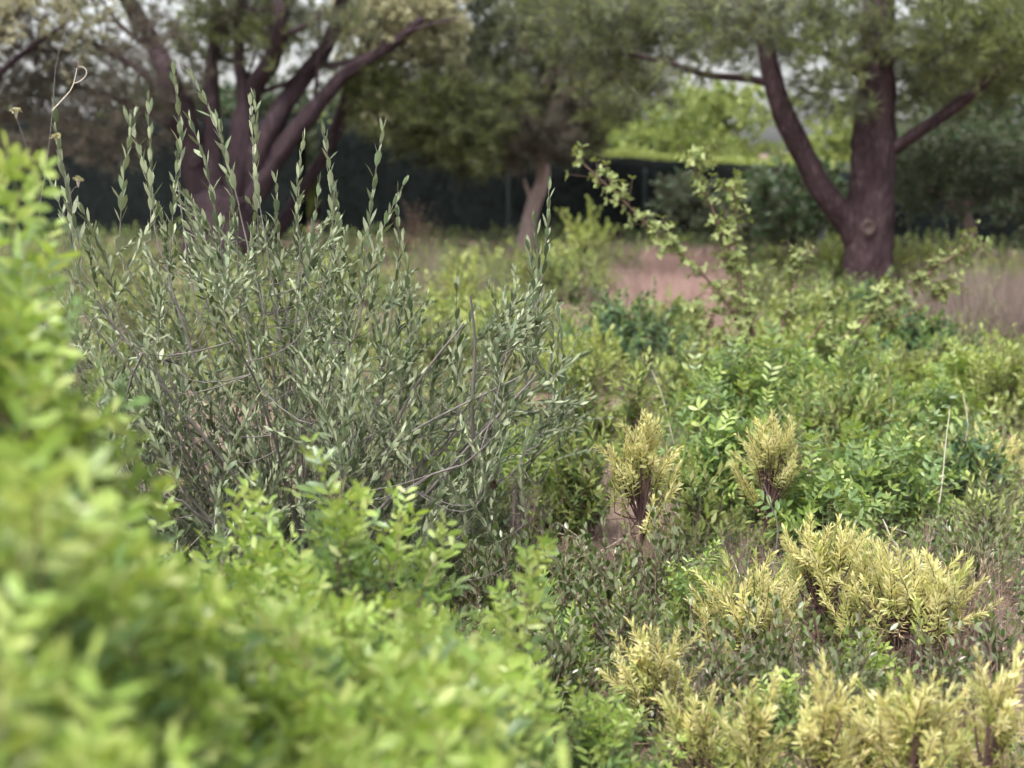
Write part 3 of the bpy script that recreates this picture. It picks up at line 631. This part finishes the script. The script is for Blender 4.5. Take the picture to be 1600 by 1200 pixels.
def c_left():
    y = R.uniform(11, 16); return (R.uniform(640, 1000) - 800) / FPX * y, y
scatter_grass('dry_grass', 'pinkish dry grass on the bare patch before the hedge', c_clear, 1300, G_P, (.5, 1.0))
scatter_grass('dry_grass', 'thin dry grass scattered between the low plants', c_all, 600, G_B, (.3, .7))
scatter_grass('dry_grass', 'tall brown dry grass right of the big pine', c_right, 520, G_B, (.7, 1.3))
scatter_grass('dry_grass', 'tan dry grass behind the grey olive shrub', c_left, 160, G_B, (.7, 1.2))
scatter_grass('dry_grass', 'thin straw coloured dry grass between the yellow shrubs', c_front, 240, G_B + G_P, (.3, .7))
scatter_grass('dry_grass', 'brown dead grass among the middle shrubs', c_mid, 450, G_B, (.35, .75))
scatter_grass('dry_grass', 'pinkish dry grass under the olive shrub', c_olive, 150, G_P, (.5, 1.1))
scatter_grass('green_grass', 'short green grass blades among the low plants', c_all, 700, G_G, (.5, 1.2))
mb = MB()                                                           # litter of fallen twigs
for _ in range(1500):
    y = R.uniform(2.5, 7); x = R.uniform(-.42, .42) * y; a = R.uniform(0, 6.28); ln = R.uniform(.05, .22)
    s = np.array([x, y, gz(x, y) + R.uniform(.004, .05)]); e = s + np.array([math.cos(a) * ln, math.sin(a) * ln, R.uniform(-.01, .06)])
    tube(mb, bez(s, .5 * (s + e) + R.normal(0, .012, 3), e, 4), [.002, .0018, .0016, .001], 4, M_STALK if R.random() < .35 else M_TWIG)
n = 9000; y = R.uniform(2.5, 8, n); x = R.uniform(-.42, .42, n) * y
P = np.stack([x, y, [gz(a, b) + R.uniform(.004, .02) for a, b in zip(x, y)]], -1)
leaves(mb, P, R.normal(size=(n, 3)) * [1, 1, .25], R.normal(0, .3, (n, 3)) + [0, 0, 1], R.uniform(.015, .04, n), R.uniform(.006, .012, n), R.uniform(-.3, .3, n), M_DRYL, LEAF4)
o = link('leaf_litter', mb.mesh('leaf_litter')); tag(o, 'fallen dry leaves and twigs lying on the ground', 'litter', kind='stuff')

# ------------------------------------------------------------------ middle-distance shrubs
bush(870, 12.0, 150, 375, 60, V_GR, 'low_shrub', 'rounded green shrub in front of the leaning pale trunk', baked=True, scale=(1.2, 1.8))
bush(915, 15.0, 80, 315, 30, V_LI, 'low_shrub', 'pale leafy shrub right of the leaning pale trunk', baked=True, scale=(1.3, 2))
bush(645, 17.0, 110, 300, 40, V_DRY, 'low_shrub', 'brown half dead bush before the dark hedge left of the leaning trunk', baked=True, scale=(1.5, 2.2))
bush(720, 10.5, 110, 420, 40, V_LI, 'low_shrub', 'yellowish green bush behind the right part of the olive shrub', baked=True, scale=(1, 1.5))
bush(560, 12.0, 170, 345, 46, V_GY, 'low_shrub', 'grey green bush behind the olive shoots', baked=True, scale=(1, 1.5))
bush(370, 11.0, 200, 410, 40, V_GR, 'low_shrub', 'green bush behind the middle of the olive shrub', baked=True, scale=(1, 1.5))
bush(180, 12.0, 220, 350, 50, V_GY, 'low_shrub', 'dull bush behind the left part of the olive shrub', baked=True, scale=(1, 1.5))
bush(985, 8.2, 200, 500, 90, V_DK, 'low_shrub', 'lush dark green shrub in front of the pink grass patch', baked=True)
bush(900, 7.6, 150, 545, 60, V_LI, 'low_shrub', 'light green low shrub beside the tall right-hand olive shoot', baked=True)
bush(1350, 10.6, 190, 445, 80, V_DK, 'low_shrub', 'dark leafy shrub hiding the foot of the big pine', baked=True, scale=(1, 1.5))
bush(1420, 8.4, 150, 520, 60, V_DK, 'low_shrub', 'dark green drooping shrub below the pine to the right', baked=True, scale=(1, 1.5))
bush(1300, 14.2, 60, 385, 26, V_LI, 'low_shrub', 'yellow green shrub touching the left side of the pine trunk', baked=True, scale=(1.2, 1.7))
bush(1225, 14.6, 120, 395, 40, V_GY, 'low_shrub', 'grey low shrub left of the pine foot', baked=True, scale=(1.2, 1.7))
bush(1440, 14.0, 100, 385, 50, V_LI, 'low_shrub', 'bright rounded shrub right of the pine trunk', baked=True, scale=(1.2, 1.7))
bush(1550, 13.2, 150, 395, 50, V_GR, 'low_shrub', 'wide green shrub below the thin pale tree', baked=True, scale=(1.2, 1.7))
bush(1170, 5.9, 200, 615, 77, V_MAM, 'low_shrub', 'grey green shrub behind the single yellow plant', baked=True, scale=(.8, 1.1))
bush(1330, 5.6, 220, 640, 120, V_GR, 'low_shrub', 'broad mid green shrub below the arching pear branches', baked=True, scale=(.8, 1.1))
bush(1450, 6.0, 170, 650, 62, V_MAM, 'low_shrub', 'grey green shrub beside the pale dead stalk', baked=True, scale=(.8, 1.1))
bush(1575, 6.6, 170, 590, 80, V_LI, 'low_shrub', 'fresh bright green shrub at the right edge', baked=True)
bush(1500, 6.8, 70, 590, 26, V_MA, 'low_shrub', 'small upright light green shrub behind the pale dead stalk', baked=True, scale=(.8, 1.1))
bush(1080, 6.6, 130, 590, 60, V_GR, 'low_shrub', 'green shrub under the upright pear branch', baked=True)
bush(1215, 4.9, 170, 700, 70, V_GY, 'low_shrub', 'dense low shrub around the foot of the single yellow plant', baked=True, scale=(.7, 1))
bush(1380, 4.7, 200, 730, 56, V_MAM, 'low_shrub', 'dense green shrub above the yellow clump', baked=True, scale=(.7, 1))
bush(820, 4.7, 120, 640, 40, V_MA, 'mastic_shrub', 'green mastic shrub at the right foot of the olive shrub', scale=(.8, 1.1))
bush(690, 4.5, 110, 655, 34, V_MA, 'mastic_shrub', 'light green mastic sprays showing through the olive stems', scale=(.8, 1.1))
bush(1000, 5.2, 90, 640, 30, V_GR, 'low_shrub', 'small green shrub directly behind the tallest yellow spire', baked=True, scale=(.7, 1))
for px, Y, wp, top, n, vs, lab in [(790, 9.2, 170, 470, 60, V_GR, 'green shrub behind the leafless right olive branches'), (680, 8.0, 150, 520, 46, V_GY, 'grey green shrub seen through the right side of the olive'),
                                   (480, 8.6, 220, 480, 60, V_GR, 'mid green shrub seen through the middle of the olive'), (250, 8.2, 220, 480, 60, V_GY, 'grey green shrub seen through the left side of the olive'),
                                   (1040, 9.4, 120, 490, 46, V_GR, 'leafy shrub on the lower edge of the pink grass patch'), (760, 14.0, 130, 400, 46, V_GR, 'green shrub left of the leaning trunk foot'),
                                   (940, 14.0, 110, 395, 40, V_GY, 'dull shrub between the leaning trunk and the pink grass'), (1190, 11.5, 130, 440, 50, V_GY, 'grey green shrub behind the upright pear wand'),
                                   (1260, 9.6, 150, 470, 60, V_GR, 'leafy shrub left of the pine foot behind the pear shrub'), (1500, 10.5, 110, 470, 30, V_GY, 'grey shrub half buried in the brown grass'),
                                   (1290, 6.9, 170, 570, 49, V_MAM, 'green shrub just under the arching right pear wands'), (1400, 7.3, 140, 575, 56, V_LI, 'light green shrub under the tips of the pear wands'),
                                   (1130, 4.8, 130, 715, 35, V_MAM, 'grey green shrub between the yellow spire and the lone yellow shrub'), (1510, 5.0, 130, 720, 46, V_DK, 'dark shrub beside the blurred yellow shrub at right'),
                                   (920, 6.0, 110, 610, 40, V_GR, 'small green shrub at the edge of the bare gap in the centre')]:
    bush(px, Y, wp, top, n, vs, 'low_shrub', lab, baked=True, scale=(.8, 1.1) if Y < 8 else (1.1, 1.6))
for px, Y, wp, top, n, vs, lab in [(905, 4.6, 150, 720, 34, V_GR, 'green shrub left of the yellow spire behind the glossy undershrubs'), (1095, 4.3, 120, 770, 30, V_GR, 'fresh green shrub right of the yellow spire'),
                                   (1290, 4.25, 130, 790, 30, V_MAM, 'green mastic shrub directly behind the tallest yellow shrub'), (1560, 4.4, 130, 800, 24, V_GY, 'grey shrub below the blurred yellow shrub at the right edge'),
                                   (850, 5.4, 130, 690, 30, V_DK, 'dark green shrub in the gap right of the olive'), (1240, 8.0, 160, 545, 56, V_LI, 'light green shrub behind the pear stems'),
                                   (1530, 8.0, 150, 560, 40, V_GY, 'grey green shrub in front of the brown grass')]:
    bush(px, Y, wp, top, n, vs, 'low_shrub', lab, baked=True, scale=(.7, 1.0) if Y < 8 else (1, 1.4), up=1.0)
# glossy undershrubs in the focal zone
for px, Y, wp, top, n, lab in [(1055, 3.75, 130, 770, 26, 'glossy leaved shrub with upright stems between the yellow spire and clump'), (900, 3.55, 150, 850, 30, 'glossy dark undershrub in the centre beside the near green sprig'),
                               (985, 3.3, 150, 930, 26, 'glossy low undershrub left of the yellow clump'), (870, 3.05, 140, 1000, 26, 'glossy dark undershrub near the bottom centre'), (760, 3.7, 160, 860, 26, 'glossy undershrub beneath the right olive branches'),
                               (1120, 3.0, 150, 1090, 20, 'glossy low plant under the front yellow plants'), (1230, 3.1, 150, 1040, 20, 'glossy low plant below the tallest yellow shrub'), (1350, 2.95, 150, 1050, 20, 'glossy low plant left of the umbrella shaped shrub stem'), (1500, 3.0, 140, 1040, 18, 'glossy low plant right of the umbrella shaped shrub stem'),
                               (1590, 3.2, 120, 990, 16, 'glossy low plant at the right edge below the dry twigs'), (950, 3.75, 120, 820, 18, 'glossy undershrub at the foot of the yellow spire'), (840, 3.9, 120, 800, 20, 'glossy dark undershrub beside the dry grass tuft'), (1330, 3.6, 130, 930, 16, 'glossy green plant half hidden inside the yellow clump'), (1540, 3.9, 120, 870, 16, 'small dark leaved plant among the dry twigs at the right')]:
    bush(px, Y, wp, top, n, V_GL, 'glossy_undershrub', lab, up=1.1, nmain=6)
bush(985, 3.45, 80, 885, 16, V_GR, 'feathery_plant', 'small bright green feathery plant in the centre', 'plant', scale=(.6, .8), nmain=5)
bush(1090, 3.5, 90, 810, 14, V_MA, 'mastic_shrub', 'small mastic sprig beside the glossy upright stems', scale=(.5, .7), nmain=5)
bush(930, 2.5, 170, 1060, 34, V_MA, 'mastic_shrub', 'light green mastic shrub at the bottom centre', scale=(.5, .75), depth=.15)
bush(1040, 2.45, 120, 1120, 20, V_MA, 'mastic_shrub', 'low mastic shrub at the bottom under the leftmost yellow plant', scale=(.5, .7), depth=.12)
for px, Y, wp, top, n, lab in [(1235, 2.9, 90, 1060, 10, 'small bright mastic sprig between the bottom yellow shrubs'), (1390, 3.1, 90, 1000, 10, 'small bright mastic sprig inside the yellow clump'), (880, 3.3, 130, 900, 14, 'small bright mastic sprig right of the single rising sprig')]:
    bush(px, Y, wp, top, n, V_MA, 'mastic_shrub', lab, scale=(.5, .7), nmain=5)
bush(1545, 3.6, 150, 880, 36, V_DRY, 'dry_bush', 'tangle of dry brown twigs at the right edge', up=.4, nmain=9)
bush(1480, 3.3, 130, 1000, 24, V_DRY, 'dry_bush', 'dry brown twigs under the broad yellow plant', up=.4, nmain=7)
bush(640, 3.9, 190, 800, 22, V_OLC, 'olive_seedling', 'low grey olive sprouts under the long right branch', up=.9, bark=M_OLTWIG)

# ------------------------------------------------------------------ wild pear with long wands
def wand(th, base, pts, r0, n_cl):
    mb = MB(); P = smooth_path(pts, 40); tube(mb, P, np.linspace(r0, .004, 40), 6, M_TWIG)
    b = link('branch', mb.mesh('branch', base), th); f = MB()
    for t in np.sort(np.concatenate([R.uniform(.15, 1, n_cl), [.97, 1]])):
        p, tg = interp(P, min(t, .999))
        for q in range(4):
            side = nrm(np.cross(tg, R.normal(size=3))); d = nrm(side * .8 + tg * .5 + np.array([0, 0, .25])); e = p + d * abs(R.normal(.03, .045))
            tube(f, np.stack([p, .5 * (p + e), e]), [.002, .0018, .0015], 3, M_TWIG)
            m = 6; a = R.uniform(0, 6.28, m); u = nrm(np.cross(d, [0.2, .3, .9])); v = np.cross(d, u)
            T = d * .6 + (np.cos(a)[:, None] * u + np.sin(a)[:, None] * v)
            leaves(f, np.repeat(e[None], m, 0), T, np.repeat(d[None], m, 0), R.uniform(.022, .04, m), R.uniform(.010, .017, m), -.15, M_PEAR, LEAF8)
    o = link('foliage', f.mesh('foliage', base), b); o['kind'] = 'stuff'
WY = 7.0; wb = gp(1190, WY)
th = thing('wild_pear_shrub', wb, 'wild pear shrub with long wands of pale green leaves below the pine', 'shrub')
for pts, n in [([(1190, 640), (1185, 560), (1165, 470), (1140, 390), (1110, 320), (1085, 260), (1095, 245)], 30), ([(1180, 560), (1160, 450), (1140, 400), (1150, 330), (1145, 300)], 16), ([(1190, 620), (1160, 520), (1100, 430), (1030, 370), (970, 310), (905, 250)], 32),
               ([(1195, 640), (1240, 560), (1320, 520), (1400, 480), (1460, 420), (1522, 383)], 30), ([(1195, 640), (1260, 570), (1350, 540), (1420, 490), (1485, 450)], 24), ([(1190, 630), (1215, 530), (1240, 460), (1250, 400)], 18),
               ([(1190, 630), (1150, 560), (1110, 510), (1075, 480)], 14), ([(1195, 640), (1280, 560), (1350, 500), (1390, 450)], 18), ([(1190, 640), (1230, 570), (1290, 500), (1300, 470)], 14)]:
    jy = R.uniform(-.35, .35)
    wand(th, wb, [at(x, y, WY + jy * i / len(pts)) for i, (x, y) in enumerate(pts)] if pts[0][1] < 600 else [wb] + [at(x, y, WY + jy * i / len(pts)) for i, (x, y) in enumerate(pts) if i], .009, int(n * 1.4))

# ------------------------------------------------------------------ yellow narrow-leaved plants
def yellow(px, Y, toppy, wpx, n, label, fork=.5, dry=.25, sc_=(.65, 1.15), dx=0):
    wpx *= 1.25; fork *= .85; toppy -= 12 if Y > 2.7 else 38
    b = gp(px, Y); top = at(px + dx, toppy, Y); h = top[2] - b[2]; rx = wpx / 2 / FPX * Y
    th = thing('yellow_leaved_shrub', b, label, 'shrub', 'yellow leaved shrubs')
    f = b + np.array([(top[0] - b[0]) * .5, 0, h * fork]); m = MB()
    P = smooth_path([b - [0, 0, .03], .5 * (b + f) + R.normal(0, .008, 3), f], 10); tube(m, P, np.linspace(.0065, .0048, 10), 7, M_PURPLE); link('stem', m.mesh('stem', b), th)
    off = np.eye(4); off[:3, 3] = -b
    n = int(n * (2.5 if Y > 2.7 else 1.9)); pg = R.choice([.05, .15, .35])
    for i in range(n):
        low = R.random() < dry * .5; v = (V_YD if low else (V_YG if R.random() < pg else V_YE))[int(R.integers(5 if low else 10))]; s = R.uniform(*sc_)
        a = i * GA + R.normal(0, .3); rr = math.sqrt((i + .5) / n)
        tip = np.array([top[0] + math.cos(a) * rr * rx, top[1] + math.sin(a) * rr * rx * .8, top[2] + R.normal(0, .02) - (rr ** 1.8) * h * .32 * R.uniform(.3, 1.3) - R.uniform(0, .05)])
        if low: tip[2] = b[2] + h * R.uniform(.45, .7); tip[:2] = f[:2] + (tip[:2] - f[:2]) * .6
        d = nrm(np.array([math.cos(a) * rr * .7, math.sin(a) * rr * .7, 1.0]) + R.normal(0, .14, 3)); e = tip - d * v.length * s
        q = interp(P, R.uniform(.75, .99) if not low else R.uniform(.5, .8))[0]; mid = .5 * (q + e) - np.array([0, 0, .01]) + (e - q) * [.12, .12, 0]
        mb = MB(); tube(mb, bez(q, mid, e, 7), np.linspace(.0032, .002, 7), 5, M_PURPLE); br = link('branch', mb.mesh('branch', b), th)
        s_ = link('leafy_tip', v.mesh(), br, off @ zframe(e, d, s, R)); s_['kind'] = 'stuff'
for a in [(1005, 4.0, 655, 115, 18, 'yellow shrub with a tall pointed spire in the centre of the scrub'), (1205, 4.25, 655, 100, 14, 'lone yellow shrub standing above the grey green bush'),
          (1560, 5.2, 690, 150, 16, 'blurred yellow shrub at the right edge of the middle ground'), (1175, 3.35, 890, 170, 18, 'yellow shrub with dark purple stem at the left of the clump'),
          (1295, 3.45, 825, 150, 18, 'tallest yellow shrub at the back of the clump'), (1425, 3.3, 865, 220, 26, 'broad umbrella shaped yellow shrub on a dark forked stem'),
          (1020, 2.95, 985, 120, 12, 'yellow shrub drying brown at the left of the clump front'), (1185, 2.5, 1080, 90, 10, 'slender yellow shrub at the bottom below the purple stem'),
          (1290, 2.45, 1075, 110, 12, 'blurred yellow shrub at the bottom in front of the dark seed head'), (1440, 2.45, 1080, 150, 16, 'wide blurred yellow shrub at the bottom right'),
          (1560, 2.5, 1060, 140, 14, 'blurred yellow shrub in the bottom right corner'), (1160, 6.9, 560, 90, 10, 'small blurred yellowish shrub under the upright pear wand'),
          (1225, 7.2, 555, 60, 7, 'second small blurred yellowish shrub right of the pear wand'), (1360, 3.9, 850, 110, 10, 'yellow shrub tucked between the tall and the umbrella shaped one')]:
    yellow(*a)
yellow(1090, 2.7, 1110, 120, 12, 'low yellow shrub at the bottom beside the light mastic', dry=.3)
yellow(1360, 2.6, 1100, 110, 10, 'low yellow shrub filling the bottom between two wider ones', dry=.3)

# ------------------------------------------------------------------ grey olive shrub in focus
OY = 4.0; ob = gp(470, OY)
OUT = np.array([(40, 430), (60, 400), (100, 370), (150, 345), (200, 310), (240, 280), (330, 270), (400, 290), (450, 315), (520, 315), (600, 325), (640, 390), (700, 455), (760, 460), (850, 430), (900, 520), (930, 640)])
LOW = np.array([(40, 640), (200, 860), (500, 890), (650, 850), (760, 790), (820, 700), (930, 640)])
pos, dirs = [], []
while len(pos) < 290:
    x = R.uniform(45, 915)
    if x > 650 and R.random() < .55: continue
    t, l = np.interp(x, OUT[:, 0], OUT[:, 1]), np.interp(x, LOW[:, 0], LOW[:, 1])
    y = R.uniform(t, l); Y = OY + R.normal(0, .27); p = at(x, y, Y)
    if p[2] < .12: continue
    pos.append(p); dirs.append(np.array([(x - 470) / 900 + R.normal(0, .22), R.normal(0, .22), 1.0]))
shrub('olive_shrub', 'large grey green wild olive shrub in sharp focus', 'shrub', ob, np.array(pos), np.array(dirs), V_OLC, 16, M_OLTWIG, .0075, split=110, scale=(.8, 1.1), order=lambda p: np.argsort(p[:, 1]), twig=.0018)
olive = [o for o in C.objects if o.name.startswith('olive_shrub')][0]
mb = MB(); k = 0
while k < 330:                                                      # inner leafy growth too dense to tell apart
    x = R.uniform(40, 800); t, l = np.interp(x, OUT[:, 0], OUT[:, 1]), np.interp(x, LOW[:, 0], LOW[:, 1])
    y = t + (l + 40 - t) * R.uniform(.25, 1) ** .8; p = at(x, y, OY + R.normal(.05, .25)); v = V_OL[int(R.integers(12))]; d = nrm(np.array([(x - 470) / 900 + R.normal(0, .35), R.normal(0, .3), 1.0]))
    if p[2] < .2: continue
    e = p - d * v.length; c = ob + (e - ob) * [.8, .8, .7]; k += 1
    tube(mb, bez(c, .5 * (c + e) - [0, 0, .02], e, 5), np.linspace(.0017, .0012, 5), 3, M_OLTWIG); mb.merge(v.joined, zframe(e, d, R.uniform(.8, 1.1), R))
q = link('inner_foliage', mb.mesh('inner_foliage', ob), olive); q['kind'] = 'stuff'
SP_ = [(288, 120, 3.95), (335, 122, 3.9), (380, 165, 3.95), (392, 160, 4.05), (238, 165, 3.9), (190, 185, 4.0), (222, 190, 4.1), (452, 225, 3.95), (520, 212, 4.0), (583, 212, 4.05), (600, 285, 3.9), (66, 178, 3.6), (100, 262, 3.7),
       (490, 288, 4.0), (870, 305, 3.8), (860, 350, 3.85), (640, 345, 4.1), (716, 430, 3.9), (850, 395, 3.9), (320, 190, 3.9), (360, 210, 4.0), (270, 225, 3.9), (420, 285, 3.9), (540, 290, 4.1), (900, 500, 4.0), (785, 455, 3.9), (660, 380, 4.0)]
left = 300 - 110; off = np.eye(4); off[:3, 3] = -ob
for (x, y, Y) in SP_:
    v = V_OLS[int(R.integers(10))]; tip = at(x, y, Y); s = R.uniform(.9, 1.1)
    d = nrm(np.array([R.normal(0, .10) + (x - 470) / 3000, R.normal(0, .1), 1])); e = tip - d * v.length * s
    start = ob + (e - ob) * np.array([.45, .45, .35]); m = MB()
    tube(m, smooth_path([start, .5 * (start + e) + [R.normal(0, .03), R.normal(0, .03), -.02], e - d * .05, e], 12), np.linspace(.0032, .0017, 12), 6, M_OLTWIG); link('branch', m.mesh('branch', ob), olive)
    M = off @ zframe(e, d, s, R)
    if left >= len(v.items):
        q = link('shoot', v.stem_mesh(), olive, M); left -= len(v.items)
        for k, LM in v.items: link('leaf', leaf_mesh(k), q, LM)
    else:
        q = link('shoot', v.mesh(), olive, M); q['kind'] = 'stuff'
for pts in [[(470, 930), (560, 800), (640, 620), (725, 505)], [(500, 940), (640, 800), (740, 690), (850, 575)], [(470, 930), (475, 800), (470, 680), (480, 560)], [(480, 920), (380, 760), (250, 600), (150, 470)],
            [(480, 930), (560, 780), (620, 690), (810, 590)], [(740, 720), (738, 640), (742, 540), (735, 460)], [(440, 930), (300, 780), (200, 640), (240, 520)]]:
    m = MB(); P = smooth_path([at(x, y, OY - .12 - .04 * i) for i, (x, y) in enumerate(pts)], 24); P[0, 2] = max(P[0, 2], .0)
    tube(m, P, np.linspace(.007, .0025, 24), 7, M_OLTWIG); link('branch', m.mesh('branch', ob), olive)

# ------------------------------------------------------------------ near mastic shrubs (out of focus)
def mast(name, label, hub, pts, n_split, variants=None, scale=(.9, 1.15), nmain=12):
    pos = np.array([p for p, d in pts]); dirs = np.array([d for p, d in pts])
    shrub(name, label, 'shrub', hub, pos, dirs, variants or V_MA, nmain, M_TWIG, .01, split=n_split, scale=scale)
pts = []                                                            # tall one at the left edge
ED = np.array([(320, 45), (420, 25), (500, 40), (570, 70), (640, 100), (700, 150), (800, 170), (860, 230), (950, 300), (1300, 320)])
while len(pts) < 165:
    y = 300 + 950 * R.uniform(0, 1) ** .92; e = np.interp(y, ED[:, 0], ED[:, 1]); x = e - 300 * R.uniform(0, 1) ** 1.2
    yy = y if x > 0 else y - 40
    q = np.clip((e - x) / 250, 0, 1); Y = 1.85 - .45 * q * R.uniform(.3, 1) - .45 * np.clip((y - 350) / 800, 0, 1) + R.normal(0, .05); pts.append((at(x, yy, Y), np.array([R.normal(.15, .35), R.normal(-.35, .35), 1])))
mast('mastic_shrub', 'tall blurred lime green mastic shrub filling the left edge', gp(-60, 1.45), pts, 150)
pts = []                                                            # low one across the bottom left
TP = np.array([(-100, 880), (100, 900), (250, 960), (400, 985), (500, 955), (560, 950), (640, 990), (700, 990), (745, 1030), (770, 1120)])
while len(pts) < 135:
    x = R.uniform(-100, 770); t = np.interp(x, TP[:, 0], TP[:, 1]); f = R.uniform(0, 1) ** .9; y = t + (1330 - t) * f
    Y = 1.75 - .5 * f + R.normal(0, .06); pts.append((at(x, y, Y), np.array([R.normal(.05, .35), R.normal(-.2, .35), 1])))
mast('mastic_shrub', 'low blurred lime green mastic shrub across the bottom left', gp(400, 1.6), pts, 150)
pts = []                                                            # sharper one behind it
TP = np.array([(150, 800), (200, 815), (255, 830), (320, 870), (370, 815), (430, 800), (490, 790), (520, 735), (560, 790), (600, 820), (650, 880), (700, 905), (780, 985), (830, 1000)])
while len(pts) < 170:
    x = R.uniform(150, 800); t = np.interp(x, TP[:, 0], TP[:, 1]) + 15; f = R.uniform(0, 1) ** .75; y = t + (1130 - t) * f
    Y = 2.5 - .65 * f + R.normal(0, .07); pts.append((at(x, y, Y), np.array([R.normal(0, .35), R.normal(-.1, .35), 1])))
for x, y in [(522, 728), (432, 782), (398, 800), (604, 806), (356, 830), (560, 775), (668, 868), (240, 815)]: pts.append((at(x, y, 2.4 + R.normal(0, .05)), np.array([R.normal(0, .15), R.normal(0, .15), 1])))
mast('mastic_shrub', 'fresh green mastic shrub in front of the olive shrub', gp(430, 2.3), pts, 0, scale=(.75, 1.0))
b = gp(815, 2.35); pts = [(at(825, 868, 2.35), np.array([.1, 0, 1])), (at(795, 905, 2.35), np.array([-.2, 0, 1])), (at(845, 930, 2.33), np.array([.4, -.1, 1])), (at(800, 960, 2.3), np.array([-.1, -.1, 1]))]
mast('mastic_shrub', 'single light green mastic sprig rising in the bottom centre', b, pts, 60, scale=(.75, .9), nmain=4)

# ------------------------------------------------------------------ stalks, seed heads and small things
def stalk(name, label, cat, pts, Y, r, mat, group=None):
    b = gp(pts[0][0], Y); th = thing(name, b, label, cat, group); m = MB()
    Q = [at(x, y, Y) for x, y in pts]; k = max(1, int((Q[0][2] - b[2]) / .12))
    P = smooth_path([b + (Q[0] - b) * i / k for i in range(k)] + Q, 48); tube(m, P, np.linspace(r, r * .5, 48), 6, mat); link('stem', m.mesh('stem', b), th); return th, b
th, b = stalk('dead_stalk', 'long pale dead stalk standing among green shrubs at the right', 'stalk', [(1455, 845), (1470, 770), (1477, 700), (1484, 640)], 4.5, .003, M_STALK)
stalk('dead_stalk', 'thin pale dead stalk leaning beside the bright green shrub', 'stalk', [(1498, 720), (1512, 670), (1505, 615)], 5.0, .003, M_STALK)
stalk('dead_stalk', 'short pale curved stalk behind the yellow spire', 'stalk', [(1075, 760), (1050, 680), (1035, 620), (1018, 578)], 5.4, .0035, M_STALK)
stalk('dead_stalk', 'straight green grey stalk behind the umbrella shaped yellow shrub', 'stalk', [(1404, 865), (1392, 840), (1380, 812)], 3.9, .004, M_STALK)
stalk('dead_stalk', 'pale slanting stalk below the lone yellow shrub', 'stalk', [(1215, 830), (1205, 790), (1193, 755)], 4.1, .003, M_OLTWIG)
def seedhead(px, py, Y, label, size=.02):
    th, b = stalk('seed_head', label, 'seed head', [(px + 4, py + 70), (px, py + 8)], Y, .0018, M_TWIG, 'dried seed heads'); c = at(px, py, Y); m = MB(); n = 160
    u = nrm(R.normal(size=(n, 3))); leaves(m, c + u * size * .2, u + R.normal(0, .2, (n, 3)), R.normal(size=(n, 3)), size * R.uniform(.6, 1, n), size * .22, .2, M_HEAD, LEAF4)
    link('head', m.mesh('head', b), th)
seedhead(1277, 997, 3.2, 'dark brown round dried seed head in front of the yellow clump', .019)
seedhead(770, 757, 3.8, 'small brown dried seed head at the foot of the olive shrub', .017)
def umbel(px, py, Y, pts, label):
    th, b = stalk('umbel_plant', label, 'wildflower', pts, Y, .0014, M_OLTWIG, 'thin flowering stalks'); c = at(px, py, Y); m = MB()
    for k in range(14):
        d = nrm(np.array([R.normal(0, .8), R.normal(0, .8), 1])); e = c + d * .012; tube(m, np.stack([c - [0, 0, .012], .5 * (c + e), e]), .0006, 3, M_STALK)
        leaves(m, np.repeat(e[None], 6, 0), nrm(R.normal(size=(6, 3))), R.normal(size=(6, 3)), .006, .004, 0, M_UMBEL, LEAF2)
    link('flower_head', m.mesh('flower_head', b), th)
umbel(25, 178, 3.3, [(60, 300), (45, 240), (26, 185)], 'thin stalk with a small yellow umbel, leftmost of the flowering stalks')
umbel(88, 218, 3.3, [(112, 320), (98, 260), (88, 225)], 'thin stalk with a small yellow umbel beside the curled dry stalk')
umbel(122, 285, 3.35, [(100, 340), (112, 300), (122, 290)], 'short stalk with a small yellow umbel above the lime shrub')
th, b = stalk('curled_stalk', 'tall thin dry stalk with a curled tip above the olive shrub', 'stalk', [(62, 330), (74, 250), (82, 172), (88, 100), (104, 40), (115, -20)], 3.5, .0018, M_OLTWIG)
m = MB(); tube(m, smooth_path([at(x, y, 3.5) for x, y in [(82, 172), (98, 155), (112, 138), (118, 118), (120, 106)]], 16), np.linspace(.0016, .001, 16), 6, M_STALK)
tube(m, smooth_path([at(x, y, 3.5) for x, y in [(116, 130), (126, 126), (135, 116), (132, 106), (122, 104)]], 16), np.linspace(.0012, .001, 16), 6, M_STALK); link('side_branch', m.mesh('side_branch', b), th)
c = at(120, 106, 3.5); m = MB(); n = 40; leaves(m, np.repeat(c[None], n, 0), nrm(R.normal(0, .5, (n, 3)) + [0, 0, 1]), R.normal(size=(n, 3)), R.uniform(.01, .03, n), .0009, .3, M_GRASSB, BLADE); link('dry_flower', m.mesh('dry_flower', b), th)
b = gp(812, 4.5); th = thing('dry_grass_tuft', b, 'pinkish grey feathery dry grass tuft at the centre', 'grass tuft')
for k in range(3):
    m = tuft(45, R.uniform(.2, .34), M_LILAC, .32, .0011, (-.8, .6)); link('tuft', m.mesh('tuft'), th, Matrix.Translation((R.normal(0, .02), R.normal(0, .02), 0)))
for (x0, y0, x1, y1, Y, lab) in [(860, 735, 960, 690, 5.2, 'long grey fallen stick behind the centre shrubs'), (875, 720, 950, 722, 5.1, 'short grey fallen stick lying level behind the centre shrubs')]:
    a, e = gp(x0, Y), gp(x1, Y + .3); a[2] += .05; e[2] += at(x1, y1, Y)[2] * .4
    m = MB(); P = smooth_path([a, .5 * (a + e) + [0, 0, .03], e], 16); tube(m, P, np.linspace(.008, .004, 16), 8, M_OLTWIG, .1)
    o = link('fallen_stick', m.mesh('fallen_stick', a), None, Matrix.Translation(a)); tag(o, lab, 'stick', 'fallen sticks')
